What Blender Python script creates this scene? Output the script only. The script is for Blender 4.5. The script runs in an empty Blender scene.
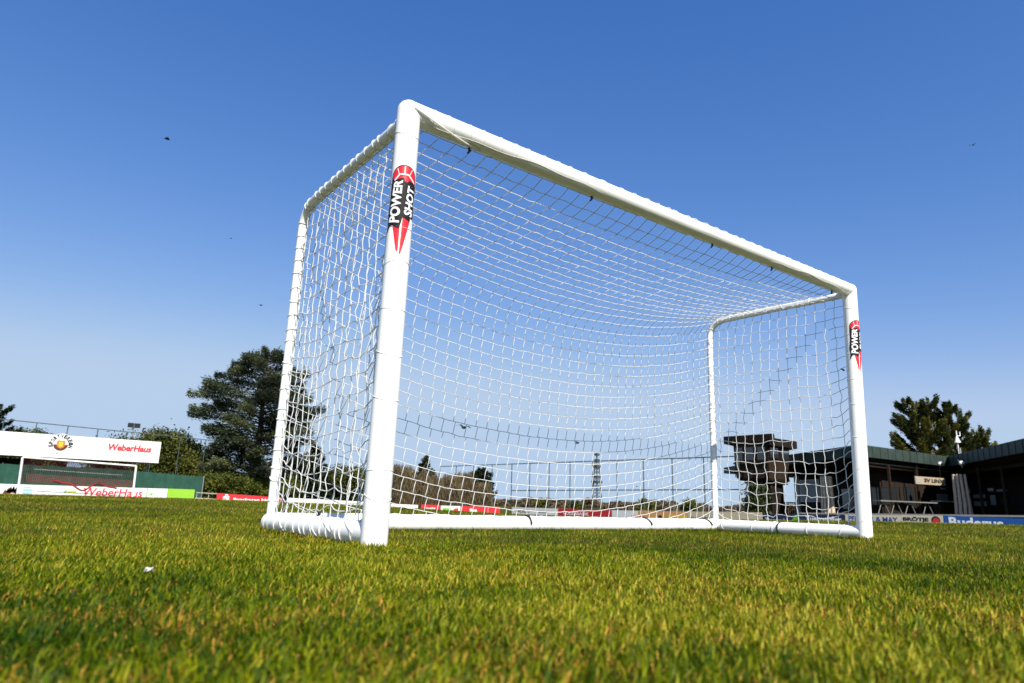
import bpy, bmesh, math, random
import numpy as np
from mathutils import Vector, Matrix
random.seed(7)
RNG = np.random.default_rng(7)
S = bpy.context.scene
COL = S.collection

# ------------------------------------------------------------------ camera
CAM = np.array([-1.2134, -2.5292, 0.1909])
YAW, PITCH, ROLL, FOC = 0.6350, 0.2375, 0.0292, 667.08
def _basis():
    cy, sy = math.cos(YAW), math.sin(YAW)
    f = np.array([sy*math.cos(PITCH), cy*math.cos(PITCH), math.sin(PITCH)])
    r = np.array([cy, -sy, 0.0]); u = np.cross(r, f)
    return math.cos(ROLL)*r+math.sin(ROLL)*u, -math.sin(ROLL)*r+math.cos(ROLL)*u, f
CR, CU, CF = _basis()
cam = bpy.data.cameras.new('camera')
cam.lens = FOC/1024*36; cam.sensor_width = 36
cam.clip_start = 0.02; cam.clip_end = 9000
cam.dof.use_dof = True; cam.dof.focus_distance = 4.2; cam.dof.aperture_fstop = 4.2
camo = bpy.data.objects.new('camera', cam); COL.objects.link(camo)
camo.matrix_world = Matrix(((CR[0], CU[0], -CF[0], CAM[0]), (CR[1], CU[1], -CF[1], CAM[1]), (CR[2], CU[2], -CF[2], CAM[2]), (0, 0, 0, 1)))
S.camera = camo

# ------------------------------------------------------------------ sky, sun, exposure
SUN_AZ = math.atan2(-0.27, -0.963)      # direction towards the sun, clockwise from +Y
SUN_EL = math.radians(42)
SKY_STRENGTH, SUN_STRENGTH, EXPOSURE = 0.10, 4.9, 0.65
w = bpy.data.worlds.new('World'); S.world = w; w.use_nodes = True
nt = w.node_tree
sky = nt.nodes.new('ShaderNodeTexSky'); sky.sky_type = 'NISHITA'; sky.sun_disc = False
sky.sun_elevation = SUN_EL; sky.sun_rotation = SUN_AZ % (2*math.pi)
sky.altitude = 0; sky.air_density = 1.0; sky.dust_density = 0.3; sky.ozone_density = 4.0
bg = nt.nodes['Background']; bg.inputs['Strength'].default_value = SKY_STRENGTH
# film response of the sky: a power curve per colour channel over the Nishita sky
sep = nt.nodes.new('ShaderNodeSeparateColor'); comb = nt.nodes.new('ShaderNodeCombineColor'); nt.links.new(sky.outputs[0], sep.inputs[0])
for ch_, (pw_, mu_, top_) in enumerate(((1.5, .098, .475), (1.0, .134, .625), (.62, .287, .83))):
    k_ = 1/(SKY_STRENGTH*2**EXPOSURE)
    p_ = nt.nodes.new('ShaderNodeMath'); p_.operation = 'POWER'; p_.inputs[1].default_value = pw_; nt.links.new(sep.outputs[ch_], p_.inputs[0])
    q_ = nt.nodes.new('ShaderNodeMath'); q_.operation = 'MULTIPLY'; q_.inputs[1].default_value = mu_*k_; nt.links.new(p_.outputs[0], q_.inputs[0])
    r_ = nt.nodes.new('ShaderNodeMath'); r_.operation = 'SMOOTH_MIN'; r_.inputs[1].default_value = top_*k_; r_.inputs[2].default_value = .18*k_; nt.links.new(q_.outputs[0], r_.inputs[0])
    nt.links.new(r_.outputs[0], comb.inputs[ch_])
nt.links.new(comb.outputs[0], bg.inputs[0])
sun = bpy.data.lights.new('sun', 'SUN'); sun.energy = SUN_STRENGTH; sun.angle = math.radians(0.53); sun.color = (1.0, 0.95, 0.86)
suno = bpy.data.objects.new('sun', sun); COL.objects.link(suno)
sd = Vector((math.sin(SUN_AZ)*math.cos(SUN_EL), math.cos(SUN_AZ)*math.cos(SUN_EL), math.sin(SUN_EL)))
suno.rotation_euler = sd.to_track_quat('Z', 'Y').to_euler(); suno.location = (0, -20, 30)
S.view_settings.view_transform = 'Standard'; S.view_settings.look = 'None'
S.view_settings.exposure = EXPOSURE; S.view_settings.gamma = 1.0; S.view_settings.use_curve_mapping = False
S.cycles.max_bounces = 6; S.cycles.transparent_max_bounces = 8

# ------------------------------------------------------------------ sight helpers: a point of the photo at a given distance
def ray(px, py): return CF+(px-512)/FOC*CR-(py-341.5)/FOC*CU
def pt(px, py, depth): return CAM+ray(px, py)*depth
def hor(px): return 341.5+FOC*(CF[2]+(px-512)/FOC*CR[2])/CU[2]
def gxy(px, depth):
    p = pt(px, hor(px), depth); return float(p[0]), float(p[1])
def on_y(px, py, y):
    d = ray(px, py); return CAM+d*((y-CAM[1])/d[1])
def on_x(px, py, x):
    d = ray(px, py); return CAM+d*((x-CAM[0])/d[0])
def zat(px, py, depth): return float(pt(px, py, depth)[2])

# ------------------------------------------------------------------ terrain height: a pitch crowned in front of the goal, falling away to the boards
_AZ = np.radians([-40, 0, 12, 18, 27, 36, 42, 48, 56, 65, 73, 100])
_ZB = np.array([-.40, -.40, -.42, -.55, -.85, -1.0, -1.0, -.95, -.85, -.75, -.62, -.5])
def gz(x, y):
    x = np.asarray(x, float); y = np.asarray(y, float)
    dx, dy = x+1.2, y+2.5
    r = np.hypot(dx, dy); a = np.arctan2(dx, dy)
    zb = np.interp(a, _AZ, _ZB)
    rc = np.interp(a, np.radians([12, 18, 27, 36, 50, 58, 65, 73]), [21.5, 18.5, 14, 10.5, 10.5, 12.5, 14.5, 17.0])
    t = np.clip((r-rc)/(46-rc), 0, 1)
    s = t**1.35*(1-0.15*t)/0.85
    far = np.clip((r-70)/80, 0, 1)
    e = np.clip((r-5)/12, 0, 1); rise = .05*e*e*(3-2*e)*(1-np.exp(-((a-math.radians(44))/math.radians(15))**2))
    return (zb*s+rise*(1-t))*(1-far)+(-0.9)*far
def g(x, y): return float(gz(x, y))

# ------------------------------------------------------------------ materials
def mat(name, col, rough=0.6, var=0.0, scale=6.0, spec=0.4, bump=0.0, metal=0.0, var2=None, tint=None):
    m = bpy.data.materials.new(name); m.use_nodes = True
    t = m.node_tree; b = t.nodes['Principled BSDF']
    b.inputs['Roughness'].default_value = rough; b.inputs['Specular IOR Level'].default_value = spec
    b.inputs['Metallic'].default_value = metal
    c4 = (*col, 1)
    if var or bump:
        tc = t.nodes.new('ShaderNodeTexCoord')
        n = t.nodes.new('ShaderNodeTexNoise'); n.inputs['Scale'].default_value = scale; n.inputs['Detail'].default_value = 6; n.inputs['Roughness'].default_value = .65
        t.links.new(tc.outputs['Object'], n.inputs['Vector'])
        r = t.nodes.new('ShaderNodeValToRGB')
        lo = tint if tint else tuple(max(0, c*(1-var)) for c in col); hi = tuple(min(1, c*(1+var)) for c in col)
        r.color_ramp.elements[0].position = .3; r.color_ramp.elements[1].position = .7
        r.color_ramp.elements[0].color = (*lo, 1); r.color_ramp.elements[1].color = (*hi, 1)
        t.links.new(n.outputs['Fac'], r.inputs[0]); t.links.new(r.outputs[0], b.inputs['Base Color'])
        if bump:
            bp = t.nodes.new('ShaderNodeBump'); bp.inputs['Strength'].default_value = bump; bp.inputs['Distance'].default_value = .02
            t.links.new(n.outputs['Fac'], bp.inputs['Height']); t.links.new(bp.outputs[0], b.inputs['Normal'])
    else:
        b.inputs['Base Color'].default_value = c4
    return m
def leafmat(name, stops, trans=0.3, rough=0.55, patch=None, spec=.2):
    """colour by the per-blade attribute 'rnd'; patch mixes a second ramp in large patches"""
    m = bpy.data.materials.new(name); m.use_nodes = True
    t = m.node_tree; b = t.nodes['Principled BSDF']; out = t.nodes['Material Output']
    at = t.nodes.new('ShaderNodeAttribute'); at.attribute_name = 'rnd'
    r = t.nodes.new('ShaderNodeValToRGB'); e = r.color_ramp.elements
    while len(e) < len(stops): e.new(0.5)
    for k, (p, c) in enumerate(stops): e[k].position = p; e[k].color = (*c, 1)
    fac = at.outputs['Fac']
    if patch:
        tc = t.nodes.new('ShaderNodeTexCoord')
        acc = fac
        for sc, amt in patch:
            n = t.nodes.new('ShaderNodeTexNoise'); n.inputs['Scale'].default_value = sc; n.inputs['Detail'].default_value = 3
            t.links.new(tc.outputs['Object'], n.inputs['Vector'])
            ma = t.nodes.new('ShaderNodeMath'); ma.operation = 'SUBTRACT'; ma.inputs[1].default_value = .5; t.links.new(n.outputs['Fac'], ma.inputs[0])
            mb = t.nodes.new('ShaderNodeMath'); mb.operation = 'MULTIPLY_ADD'; mb.inputs[1].default_value = amt
            t.links.new(ma.outputs[0], mb.inputs[0]); t.links.new(acc, mb.inputs[2]); acc = mb.outputs[0]
        fac = acc
    t.links.new(fac, r.inputs[0])
    t.links.new(r.outputs[0], b.inputs['Base Color']); b.inputs['Roughness'].default_value = rough; b.inputs['Specular IOR Level'].default_value = spec
    tr = t.nodes.new('ShaderNodeBsdfTranslucent'); t.links.new(r.outputs[0], tr.inputs[0])
    mx = t.nodes.new('ShaderNodeMixShader'); mx.inputs[0].default_value = trans
    t.links.new(b.outputs[0], mx.inputs[1]); t.links.new(tr.outputs[0], mx.inputs[2]); t.links.new(mx.outputs[0], out.inputs[0])
    return m

M = {}
M['white_paint'] = mat('white powder coat', (.83, .83, .80), .32, .02, 9, .5)
M['net'] = mat('white net cord', (.86, .86, .83), .8, .04, 30, .2)
def translucent(m, f):
    t = m.node_tree; b = t.nodes['Principled BSDF']; tr = t.nodes.new('ShaderNodeBsdfTranslucent'); mx = t.nodes.new('ShaderNodeMixShader'); mx.inputs[0].default_value = f
    tr.inputs[0].default_value = (.85, .85, .82, 1); t.links.new(b.outputs[0], mx.inputs[1]); t.links.new(tr.outputs[0], mx.inputs[2]); t.links.new(mx.outputs[0], t.nodes['Material Output'].inputs[0])
translucent(M['net'], .4)
M['black_plastic'] = mat('black plastic', (.012, .012, .013), .4, spec=.5)
M['st_red'] = mat('sticker red', (.62, .02, .03), .35)
M['st_black'] = mat('sticker black', (.010, .010, .011), .6, spec=.2)
M['st_white'] = mat('sticker white', (.82, .82, .82), .35)
M['board_white'] = mat('printed white board', (.72, .72, .70), .5, .06, 1.2)
M['board_cream'] = mat('printed cream board', (.62, .55, .40), .5, .05, 1.2)
M['sign_tan'] = mat('dull tan sign sheet', (.36, .29, .20), .6, .1, 2)
M['board_red'] = mat('printed red board', (.52, .025, .035), .5, .08, 1.0)
M['board_lime'] = mat('printed lime board', (.24, .48, .03), .5, .06, 1.0)
M['board_navy'] = mat('printed navy board', (.012, .022, .07), .5, .1, 1.0)
M['board_blue'] = mat('printed blue board', (.012, .09, .32), .5, .06, 1.0)
M['board_beige'] = mat('weathered beige board', (.55, .46, .30), .6, .12, 1.0)
M['board_orange'] = mat('printed orange board', (.62, .32, .12), .5, .1, .6)
M['board_back'] = mat('board edge metal', (.35, .36, .37), .45, metal=.6)
M['ink_red'] = mat('red print', (.60, .03, .045), .5)
M['ink_black'] = mat('black print', (.015, .013, .012), .5)
M['ink_brown'] = mat('brown print', (.10, .03, .015), .5)
M['ink_white'] = mat('white print', (.8, .8, .8), .5)
M['ink_grey'] = mat('grey print', (.30, .32, .35), .5)
M['ink_blue'] = mat('blue print', (.02, .06, .28), .5)
M['ink_sky'] = mat('light blue print', (.25, .50, .66), .5)
M['ink_green'] = mat('green print', (.12, .42, .04), .5)
M['ink_olive'] = mat('yellow green print', (.42, .48, .03), .5)
M['ink_yellow'] = mat('yellow print', (.75, .45, .03), .5)
M['ink_orange'] = mat('orange print', (.68, .17, .02), .5)
M['banner'] = mat('white banner sheet', (.74, .72, .68), .55, .05, .6)
M['green_cloth'] = mat('green windbreak cloth', (.022, .072, .050), .8, .25, 1.5, .15)
M['fence_steel'] = mat('dark green steel', (.05, .07, .07), .5, spec=.4)
M['galv'] = mat('galvanised steel', (.32, .33, .33), .45, .1, 3, metal=.5)
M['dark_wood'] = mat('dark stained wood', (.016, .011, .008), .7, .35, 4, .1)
M['brown_wood'] = mat('brown weathered boards', (.030, .019, .012), .7, .35, 5, .1)
M['log_wood'] = mat('pale peeled logs', (.58, .45, .33), .75, .3, 6, .2)
M['copper'] = mat('patinated copper sheet', (.030, .046, .036), .6, .3, 1.2, .3)
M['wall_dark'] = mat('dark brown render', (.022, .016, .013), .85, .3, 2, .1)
M['glass'] = mat('dark window glass', (.02, .025, .03), .08, spec=.7)
M['pale_panel'] = mat('pale grey panel', (.36, .38, .38), .5, .1, 2)
M['table_grey'] = mat('weathered grey table', (.17, .17, .165), .6, .15, 3)
M['roof_grey'] = mat('grey roofing felt', (.10, .10, .10), .9, .2, 2)
M['concrete'] = mat('concrete', (.32, .29, .25), .85, .15, 4, .2)
M['bark'] = mat('grey brown bark', (.085, .062, .045), .9, .35, 5, .1, .4)
M['bird'] = mat('black feathers', (.012, .012, .014), .7)
M['red_net'] = mat('dark red net cord', (.27, .03, .038), .8)
M['red_cloth'] = mat('red net edge rope', (.24, .010, .016), .8)
M['lamp_white'] = mat('white lamp housing', (.7, .7, .62), .4)
M['paper'] = mat('white paper', (.55, .53, .48), .8, .05, 60)
M['trim_white'] = mat('white trim', (.7, .7, .68), .5)

# ------------------------------------------------------------------ object helpers
ROOT = {}
def tag(o, label, cat, group=None, kind=None):
    if label: o['label'] = label
    if cat: o['category'] = cat
    if group: o['group'] = group
    if kind: o['kind'] = kind
    return o
def thing(name, loc, label, cat, group=None):
    o = bpy.data.objects.new(name, None); COL.objects.link(o); o.empty_display_size = .3
    o.location = [float(v) for v in loc]; ROOT[o.name] = Vector(o.location)
    return tag(o, label, cat, group)
def origin(o):
    while o is not None:
        if o.parent is None: return Vector(o.location)
        o = o.parent
    return Vector((0, 0, 0))
class MB:
    """collects world-space shapes for ONE mesh object"""
    def __init__(s): s.v = []; s.f = []; s.m = []; s.smooth = []
    def add(s, vs, fs, mi=0, sm=False):
        o = len(s.v); s.v.extend([tuple(map(float, p)) for p in vs])
        for f in fs: s.f.append(tuple(i+o for i in f)); s.m.append(mi); s.smooth.append(sm)
        return s
    def box(s, c, size, ax=None, mi=0):
        """ax: 2D unit vector of the box's own x axis on plan"""
        ux = np.array([1., 0, 0]) if ax is None else np.array([ax[0], ax[1], 0.]); uy = np.array([-ux[1], ux[0], 0]); uz = np.array([0, 0, 1.])
        c = np.array(c, float); h = np.array(size, float)/2
        vs = [c+a*h[0]*ux+b*h[1]*uy+d*h[2]*uz for d in (-1, 1) for b in (-1, 1) for a in (-1, 1)]
        return s.add(vs, [(0, 2, 3, 1), (4, 5, 7, 6), (0, 1, 5, 4), (2, 6, 7, 3), (0, 4, 6, 2), (1, 3, 7, 5)], mi)
    def tube(s, pts, r, n=8, cap=True, mi=0, sm=True):
        P = [np.array(p, float) for p in pts]; k = len(P)
        R = [r]*k if np.isscalar(r) else list(r)
        ref = None; vs = []
        for i in range(k):
            d = P[min(i+1, k-1)]-P[max(i-1, 0)]; d = d/(np.linalg.norm(d)+1e-12)
            if ref is None:
                ref = np.array([0, 0, 1.]) if abs(d[2]) < .9 else np.array([1., 0, 0])
            a = ref-d*(ref@d); a /= np.linalg.norm(a)+1e-12; b = np.cross(d, a); ref = a
            for j in range(n):
                t = 2*math.pi*j/n; vs.append(P[i]+R[i]*(math.cos(t)*a+math.sin(t)*b))
        fs = [(i*n+j, i*n+(j+1) % n, (i+1)*n+(j+1) % n, (i+1)*n+j) for i in range(k-1) for j in range(n)]
        s.add(vs, fs, mi, sm)
        if cap: s.add([vs[j] for j in range(n)], [tuple(range(n-1, -1, -1))], mi); s.add([vs[(k-1)*n+j] for j in range(n)], [tuple(range(n))], mi)
        return s
    def ball(s, c, r, nu=14, nv=8, mi=0, sq=(1, 1, 1)):
        c = np.array(c, float); vs = []
        for i in range(nv+1):
            th = math.pi*i/nv
            for j in range(nu):
                ph = 2*math.pi*j/nu; vs.append(c+r*np.array([math.sin(th)*math.cos(ph)*sq[0], math.sin(th)*math.sin(ph)*sq[1], math.cos(th)*sq[2]]))
        fs = [(i*nu+j, (i+1)*nu+j, (i+1)*nu+(j+1) % nu, i*nu+(j+1) % nu) for i in range(nv) for j in range(nu)]
        return s.add(vs, fs, mi, True)
    def wall(s, p0, p1, z0, z1, th, z0b=None, z1b=None, mi=0):
        """upright slab from p0 to p1 on plan"""
        p0 = np.array(p0[:2], float); p1 = np.array(p1[:2], float); d = (p1-p0)/np.linalg.norm(p1-p0); n = np.array([-d[1], d[0]])*th/2
        z0b = z0 if z0b is None else z0b; z1b = z1 if z1b is None else z1b
        q = [(*(p0-n), z0), (*(p1-n), z0b), (*(p1+n), z0b), (*(p0+n), z0), (*(p0-n), z1), (*(p1-n), z1b), (*(p1+n), z1b), (*(p0+n), z1)]
        return s.add(q, [(0, 3, 2, 1), (4, 5, 6, 7), (0, 1, 5, 4), (1, 2, 6, 5), (2, 3, 7, 6), (3, 0, 4, 7)], mi)
    def prism(s, poly, z0, z1, mi=0):
        n = len(poly); vs = [(x, y, z0) for x, y in poly]+[(x, y, z1) for x, y in poly]
        return s.add(vs, [tuple(range(n-1, -1, -1)), tuple(range(n, 2*n))]+[(i, (i+1) % n, n+(i+1) % n, n+i) for i in range(n)], mi)
    def build(s, name, m, parent=None, bevel=0.0):
        me = bpy.data.meshes.new(name)
        o = bpy.data.objects.new(name, me); COL.objects.link(o)
        org = np.array(origin(parent)) if parent is not None else np.array([0, 0, 0.])
        me.from_pydata([tuple(np.array(p)-org) for p in s.v], [], s.f)
        for mm in (m if isinstance(m, (list, tuple)) else [m]): me.materials.append(mm)
        me.polygons.foreach_set('material_index', s.m); me.polygons.foreach_set('use_smooth', s.smooth)
        me.update()
        if parent is not None: o.parent = parent
        if bevel:
            b = o.modifiers.new('bevel', 'BEVEL'); b.width = bevel; b.segments = 2; b.limit_method = 'ANGLE'
        return o
def fast_mesh(name, verts, faces_n, idx, m, rnd=None, parent=None):
    """verts (N,3); faces all with faces_n corners (array) listed in idx"""
    me = bpy.data.meshes.new(name); o = bpy.data.objects.new(name, me); COL.objects.link(o)
    org = np.array(origin(parent)) if parent is not None else np.zeros(3)
    v = np.ascontiguousarray((verts-org).astype(np.float32))
    me.vertices.add(len(v)); me.vertices.foreach_set('co', v.ravel())
    me.loops.add(len(idx)); me.loops.foreach_set('vertex_index', idx.astype(np.int32))
    me.polygons.add(len(faces_n)); st = np.concatenate([[0], np.cumsum(faces_n)[:-1]]).astype(np.int32)
    me.polygons.foreach_set('loop_start', st)
    me.update(calc_edges=True)
    if rnd is not None:
        a = me.attributes.new('rnd', 'FLOAT', 'POINT'); a.data.foreach_set('value', rnd.astype(np.float32))
    me.materials.append(m)
    if parent is not None: o.parent = parent
    return o
_tc = {}
def text_tris(body, bold=0.0, shear=0.0):
    """text as (verts2d, faces), unit box: returns also width/height"""
    key = (body, bold, shear)
    if key in _tc: return _tc[key]
    cu = bpy.data.curves.new('text', 'FONT'); cu.body = body; cu.offset = bold; cu.shear = shear; cu.resolution_u = 3
    o = bpy.data.objects.new('text', cu); COL.objects.link(o)
    dg = bpy.context.evaluated_depsgraph_get(); dg.update()
    me = bpy.data.meshes.new_from_object(o.evaluated_get(dg))
    v = np.array([p.co[:2] for p in me.vertices]); f = [tuple(p.vertices) for p in me.polygons]
    bpy.data.objects.remove(o); bpy.data.curves.remove(cu); bpy.data.meshes.remove(me)
    v = v-v.min(0); _tc[key] = (v, f, v[:, 0].max(), v[:, 1].max()); return _tc[key]
def put_text(mb, body, o, ux, w, h, off=.004, mi=0, bold=.012, shear=0.0, uz=(0, 0, 1), nrm=None):
    """flat lettering, lower left corner at o, fitted to w x h along ux / uz, standing off the surface"""
    v, f, W, H = text_tris(body, bold, shear)
    ux = np.array([*ux, 0.])[:3]; uz = np.array(uz, float)
    n = np.array([ux[1], -ux[0], 0]) if nrm is None else np.array(nrm)
    o = np.array(o, float)+n*off
    mb.add([o+ux*(p[0]/W*w)+uz*(p[1]/H*h) for p in v], f, mi)

# ------------------------------------------------------------------ ground
def build_ground():
    rr = np.concatenate([np.linspace(0, 8, 14), np.linspace(9, 60, 60), np.geomspace(63, 6000, 34)])
    na = 160; aa = np.linspace(0, 2*math.pi, na, endpoint=False)
    X = -1.2+rr[:, None]*np.sin(aa); Y = -2.5+rr[:, None]*np.cos(aa); Z = gz(X, Y)
    v = np.stack([X, Y, Z], -1).reshape(-1, 3)
    i, j = np.meshgrid(np.arange(len(rr)-1), np.arange(na), indexing='ij')
    q = np.stack([i*na+j, (i+1)*na+j, (i+1)*na+(j+1) % na, i*na+(j+1) % na], -1).reshape(-1, 4)
    m = bpy.data.materials.new('turf soil'); m.use_nodes = True; t = m.node_tree; b = t.nodes['Principled BSDF']
    tc = t.nodes.new('ShaderNodeTexCoord'); prev = None
    n1 = t.nodes.new('ShaderNodeTexNoise'); n1.inputs['Scale'].default_value = 60; n1.inputs['Detail'].default_value = 8; n1.inputs['Roughness'].default_value = .8
    n2 = t.nodes.new('ShaderNodeTexNoise'); n2.inputs['Scale'].default_value = .35; n2.inputs['Detail'].default_value = 5
    for n in (n1, n2): t.links.new(tc.outputs['Object'], n.inputs['Vector'])
    r1 = t.nodes.new('ShaderNodeValToRGB'); e = r1.color_ramp.elements
    e[0].position = .3; e[0].color = (.030, .032, .004, 1); e[1].position = .72; e[1].color = (.12, .115, .014, 1)
    t.links.new(n1.outputs['Fac'], r1.inputs[0])
    mx = t.nodes.new('ShaderNodeMixRGB'); mx.blend_type = 'MULTIPLY'; mx.inputs[0].default_value = .6
    r2 = t.nodes.new('ShaderNodeValToRGB'); r2.color_ramp.elements[0].color = (.6, .72, .5, 1); r2.color_ramp.elements[1].color = (1, .92, .8, 1)
    t.links.new(n2.outputs['Fac'], r2.inputs[0]); t.links.new(r1.outputs[0], mx.inputs[1]); t.links.new(r2.outputs[0], mx.inputs[2])
    t.links.new(mx.outputs[0], b.inputs['Base Color']); b.inputs['Roughness'].default_value = 1; b.inputs['Specular IOR Level'].default_value = .05
    o = fast_mesh('ground', v, np.full(len(q), 4), q.ravel(), m); o['kind'] = 'structure'
    o.data.polygons.foreach_set('use_smooth', np.ones(len(q), bool))
    tag(o, 'turf sheet of the football pitch falling away to the boards', None, kind='structure')
build_ground()

# ------------------------------------------------------------------ grass
def value_noise(x, y, s, seed):
    r = np.random.default_rng(seed); t = r.random((256, 256)); u = x/s; v = y/s
    i = np.floor(u).astype(int); j = np.floor(v).astype(int); a = u-i; b = v-j; a = a*a*(3-2*a); b = b*b*(3-2*b)
    f = lambda p, q: t[p % 256, q % 256]
    return (f(i, j)*(1-a)+f(i+1, j)*a)*(1-b)+(f(i, j+1)*(1-a)+f(i+1, j+1)*a)*b
def blades(n, r0, r1, a0, a1, h, wd, seg, xy=None):
    if xy is None:
        r = np.sqrt(RNG.random(n)*(r1*r1-r0*r0)+r0*r0); a = np.radians(a0+RNG.random(n)*(a1-a0))
        x = -1.2134+r*np.sin(a); y = -2.5292+r*np.cos(a)
    else: x, y = xy
    cl = .6*value_noise(x, y, .11, 1)+.4*value_noise(x, y, .035, 2); big = value_noise(x, y, .9, 3)
    hh = h*(.5+.55*cl+.25*big)*(.6+.6*RNG.random(n))
    ww = wd*(.6+.7*RNG.random(n))
    az = RNG.random(n)*2*math.pi; lean = np.abs(RNG.normal(0, .75, n))+.2
    straw = RNG.random(n)
    rnd = .02+RNG.random(n)**1.15*.74+.30*(value_noise(x, y, .22, 4)-.5)+.38*(value_noise(x, y, 1.3, 5)-.5)
    pst = .06+.42*np.clip(value_noise(x, y, .16, 6)*1.5-.55, 0, 1)+.10*np.clip(value_noise(x, y, .8, 8)*1.6-.7, 0, 1)
    isst = straw < pst
    rnd = np.where(isst, .80+.2*RNG.random(n), np.clip(rnd, 0, .77))
    lean = np.where(isst, lean+.75*RNG.random(n), lean); hh = np.where(isst, hh*.9, hh); ww = np.where(isst, ww*.8, ww)
    lean = np.clip(lean, 0, 1.35)
    d = np.stack([np.cos(az), np.sin(az)], -1); s = np.stack([-np.sin(az+.5), np.cos(az+.5)], -1)
    z0 = gz(x, y)-.003
    base = np.stack([x, y, z0], -1)
    def at(t):
        out = hh*np.sin(lean*t)*t; up = hh*np.cos(lean*t*.9)*t
        return base+np.stack([d[:, 0]*out, d[:, 1]*out, up], -1)
    S3 = np.concatenate([s, np.zeros((n, 1))], -1)*ww[:, None]*.5
    if seg == 2:
        m1 = at(.55); tip = at(1.0)
        v = np.stack([base-S3, base+S3, m1-S3*.85, m1+S3*.85, tip], 1)
        k = np.arange(n)[:, None]*5
        idx = np.concatenate([k+np.array([[0, 1, 3, 2]]), k+np.array([[2, 3, 4]])], 1)
        fn = np.tile([4, 3], n); nv = 5
    else:
        tip = at(1.0); v = np.stack([base-S3, base+S3, tip], 1); k = np.arange(n)[:, None]*3
        idx = k+np.array([[0, 1, 2]]); fn = np.full(n, 3); nv = 3
    return v.reshape(-1, 3), fn, idx.ravel(), np.repeat(rnd, nv)
M['grass'] = leafmat('short turf blades', [(0.0, (.014, .042, .0005)), (.20, (.046, .096, .0005)), (.46, (.122, .155, .0008)), (.68, (.245, .262, .003)), (.76, (.46, .42, .04)), (.80, (.26, .125, .010)), (1.0, (.62, .37, .06))], .28, .5, spec=.11)
zones = [(120000, .42, 1.3, -70, 140, .030, .0029, 2), (260000, 1.3, 3.2, -30, 105, .0275, .0030, 2), (230000, 3.2, 7.5, -20, 98, .028, .0042, 1),
         (170000, 7.5, 15, -16, 94, .033, .0066, 1), (140000, 15, 30, -14, 92, .036, .012, 1), (60000, 30, 54, -12, 90, .045, .030, 1)]
VV, FF, II, RR = [], [], [], []; off = 0
# the mower misses the grass close to the goal frame: longer blades round the posts and along the bars
fx, fy = [], []
for (xa, ya, xb, yb, rad, n_) in ((0, 0, 0, 0, .085, 900), (3.92, 0, 3.92, 0, .085, 900), (0, .05, 0, 1.31, .085, 2600), (3.92, .05, 3.92, 1.31, .085, 2200), (0, 1.31, 3.92, 1.31, .085, 7000)):
    t_ = RNG.random(n_); an_ = RNG.random(n_)*2*math.pi; rr_ = rad*(.68+.5*RNG.random(n_))
    fx.append(xa+(xb-xa)*t_+rr_*np.cos(an_)); fy.append(ya+(yb-ya)*t_+rr_*np.sin(an_))
fx, fy = np.concatenate(fx), np.concatenate(fy)
zones.append((len(fx), 0, 0, 0, 0, .046, .0036, 2, (fx, fy)))
for z in zones:
    v, fn, idx, rn = blades(*z); VV.append(v); FF.append(fn); II.append(idx+off); RR.append(rn); off += len(v)
go = fast_mesh('grass', np.concatenate(VV), np.concatenate(FF), np.concatenate(II), M['grass'], np.concatenate(RR))
tag(go, 'short green turf with yellow straw blades', 'grass', kind='stuff')
del VV, FF, II, RR

# ------------------------------------------------------------------ the white goal
A0, A1 = np.array([0, 0, 0.]), np.array([0, -.035, 1.918])          # near post, foot and head
B0, B1 = np.array([3.92, 0, 0.]), np.array([3.979, -.0275, 1.928])  # far post
C0, C1 = np.array([0, 1.308, .052]), np.array([0, 1.311, 1.94])     # back corners
D0, D1 = np.array([3.92, 1.308, .052]), np.array([3.955, 1.311, 1.947])
RP, RB, RF = .054, .051, .026
goal = thing('football_goal', (0, 0, 0), 'white metal football goal with net standing alone on the grass', 'football goal')
def lerp(a, b, t): return np.asarray(a)*(1-t)+np.asarray(b)*t
def post(a, b):
    m = MB(); u = (b-a)/np.linalg.norm(b-a)
    m.tube([a-u*.01, lerp(a, b, .5), b], RP, 28, True)
    m.ball(b, RP*1.0, 28, 12)
    return m.build('post', M['white_paint'], goal)
pA = post(A0, A1); pB = post(B0, B1)
cb = MB(); cu_ = (B1-A1)/np.linalg.norm(B1-A1)
cb.tube([A1, lerp(A1, B1, .5)+np.array([0, 0, -.006]), B1], RP*.97, 28, True); crossbar = cb.build('crossbar', M['white_paint'], goal)
def bar(a, b, r=RB, elbow=True):
    m = MB(); m.tube([a, lerp(a, b, .5), b], r, 20, True); return m
bar_l = bar(A0+np.array([0, .0, .052]), C0); bar_l.ball(C0, RB, 20, 10); bar_l = bar_l.build('ground_bar', M['white_paint'], goal)
bar_r = bar(B0+np.array([0, .0, .052]), D0); bar_r.ball(D0, RB, 20, 10); bar_r = bar_r.build('ground_bar', M['white_paint'], goal)
bar_b = bar(C0, D0).build('ground_bar', M['white_paint'], goal)
def side_frame(top, back, foot):
    bend = .17; path = [top+np.array([0, .03, -.028])]
    bk = back+np.array([0, 0, -.028])
    path.append(bk+np.array([0, -bend*1.6, 0]))
    for k in range(1, 8):
        t = k/8; a, b, c = bk+np.array([0, -bend, 0]), bk, lerp(bk, foot, bend/1.9)
        path.append(a*(1-t)**2+2*b*t*(1-t)+c*t*t)
    path += [lerp(bk, foot, bend*1.5/1.9), lerp(bk, foot, .5), foot]
    return path
fr_l = side_frame(A1, C1, C0); fr_r = side_frame(B1, D1, D0)
sf_l = MB().tube(fr_l, RF, 18).build('side_frame', M['white_paint'], goal)
sf_r = MB().tube(fr_r, RF, 18).build('side_frame', M['white_paint'], goal)

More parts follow.
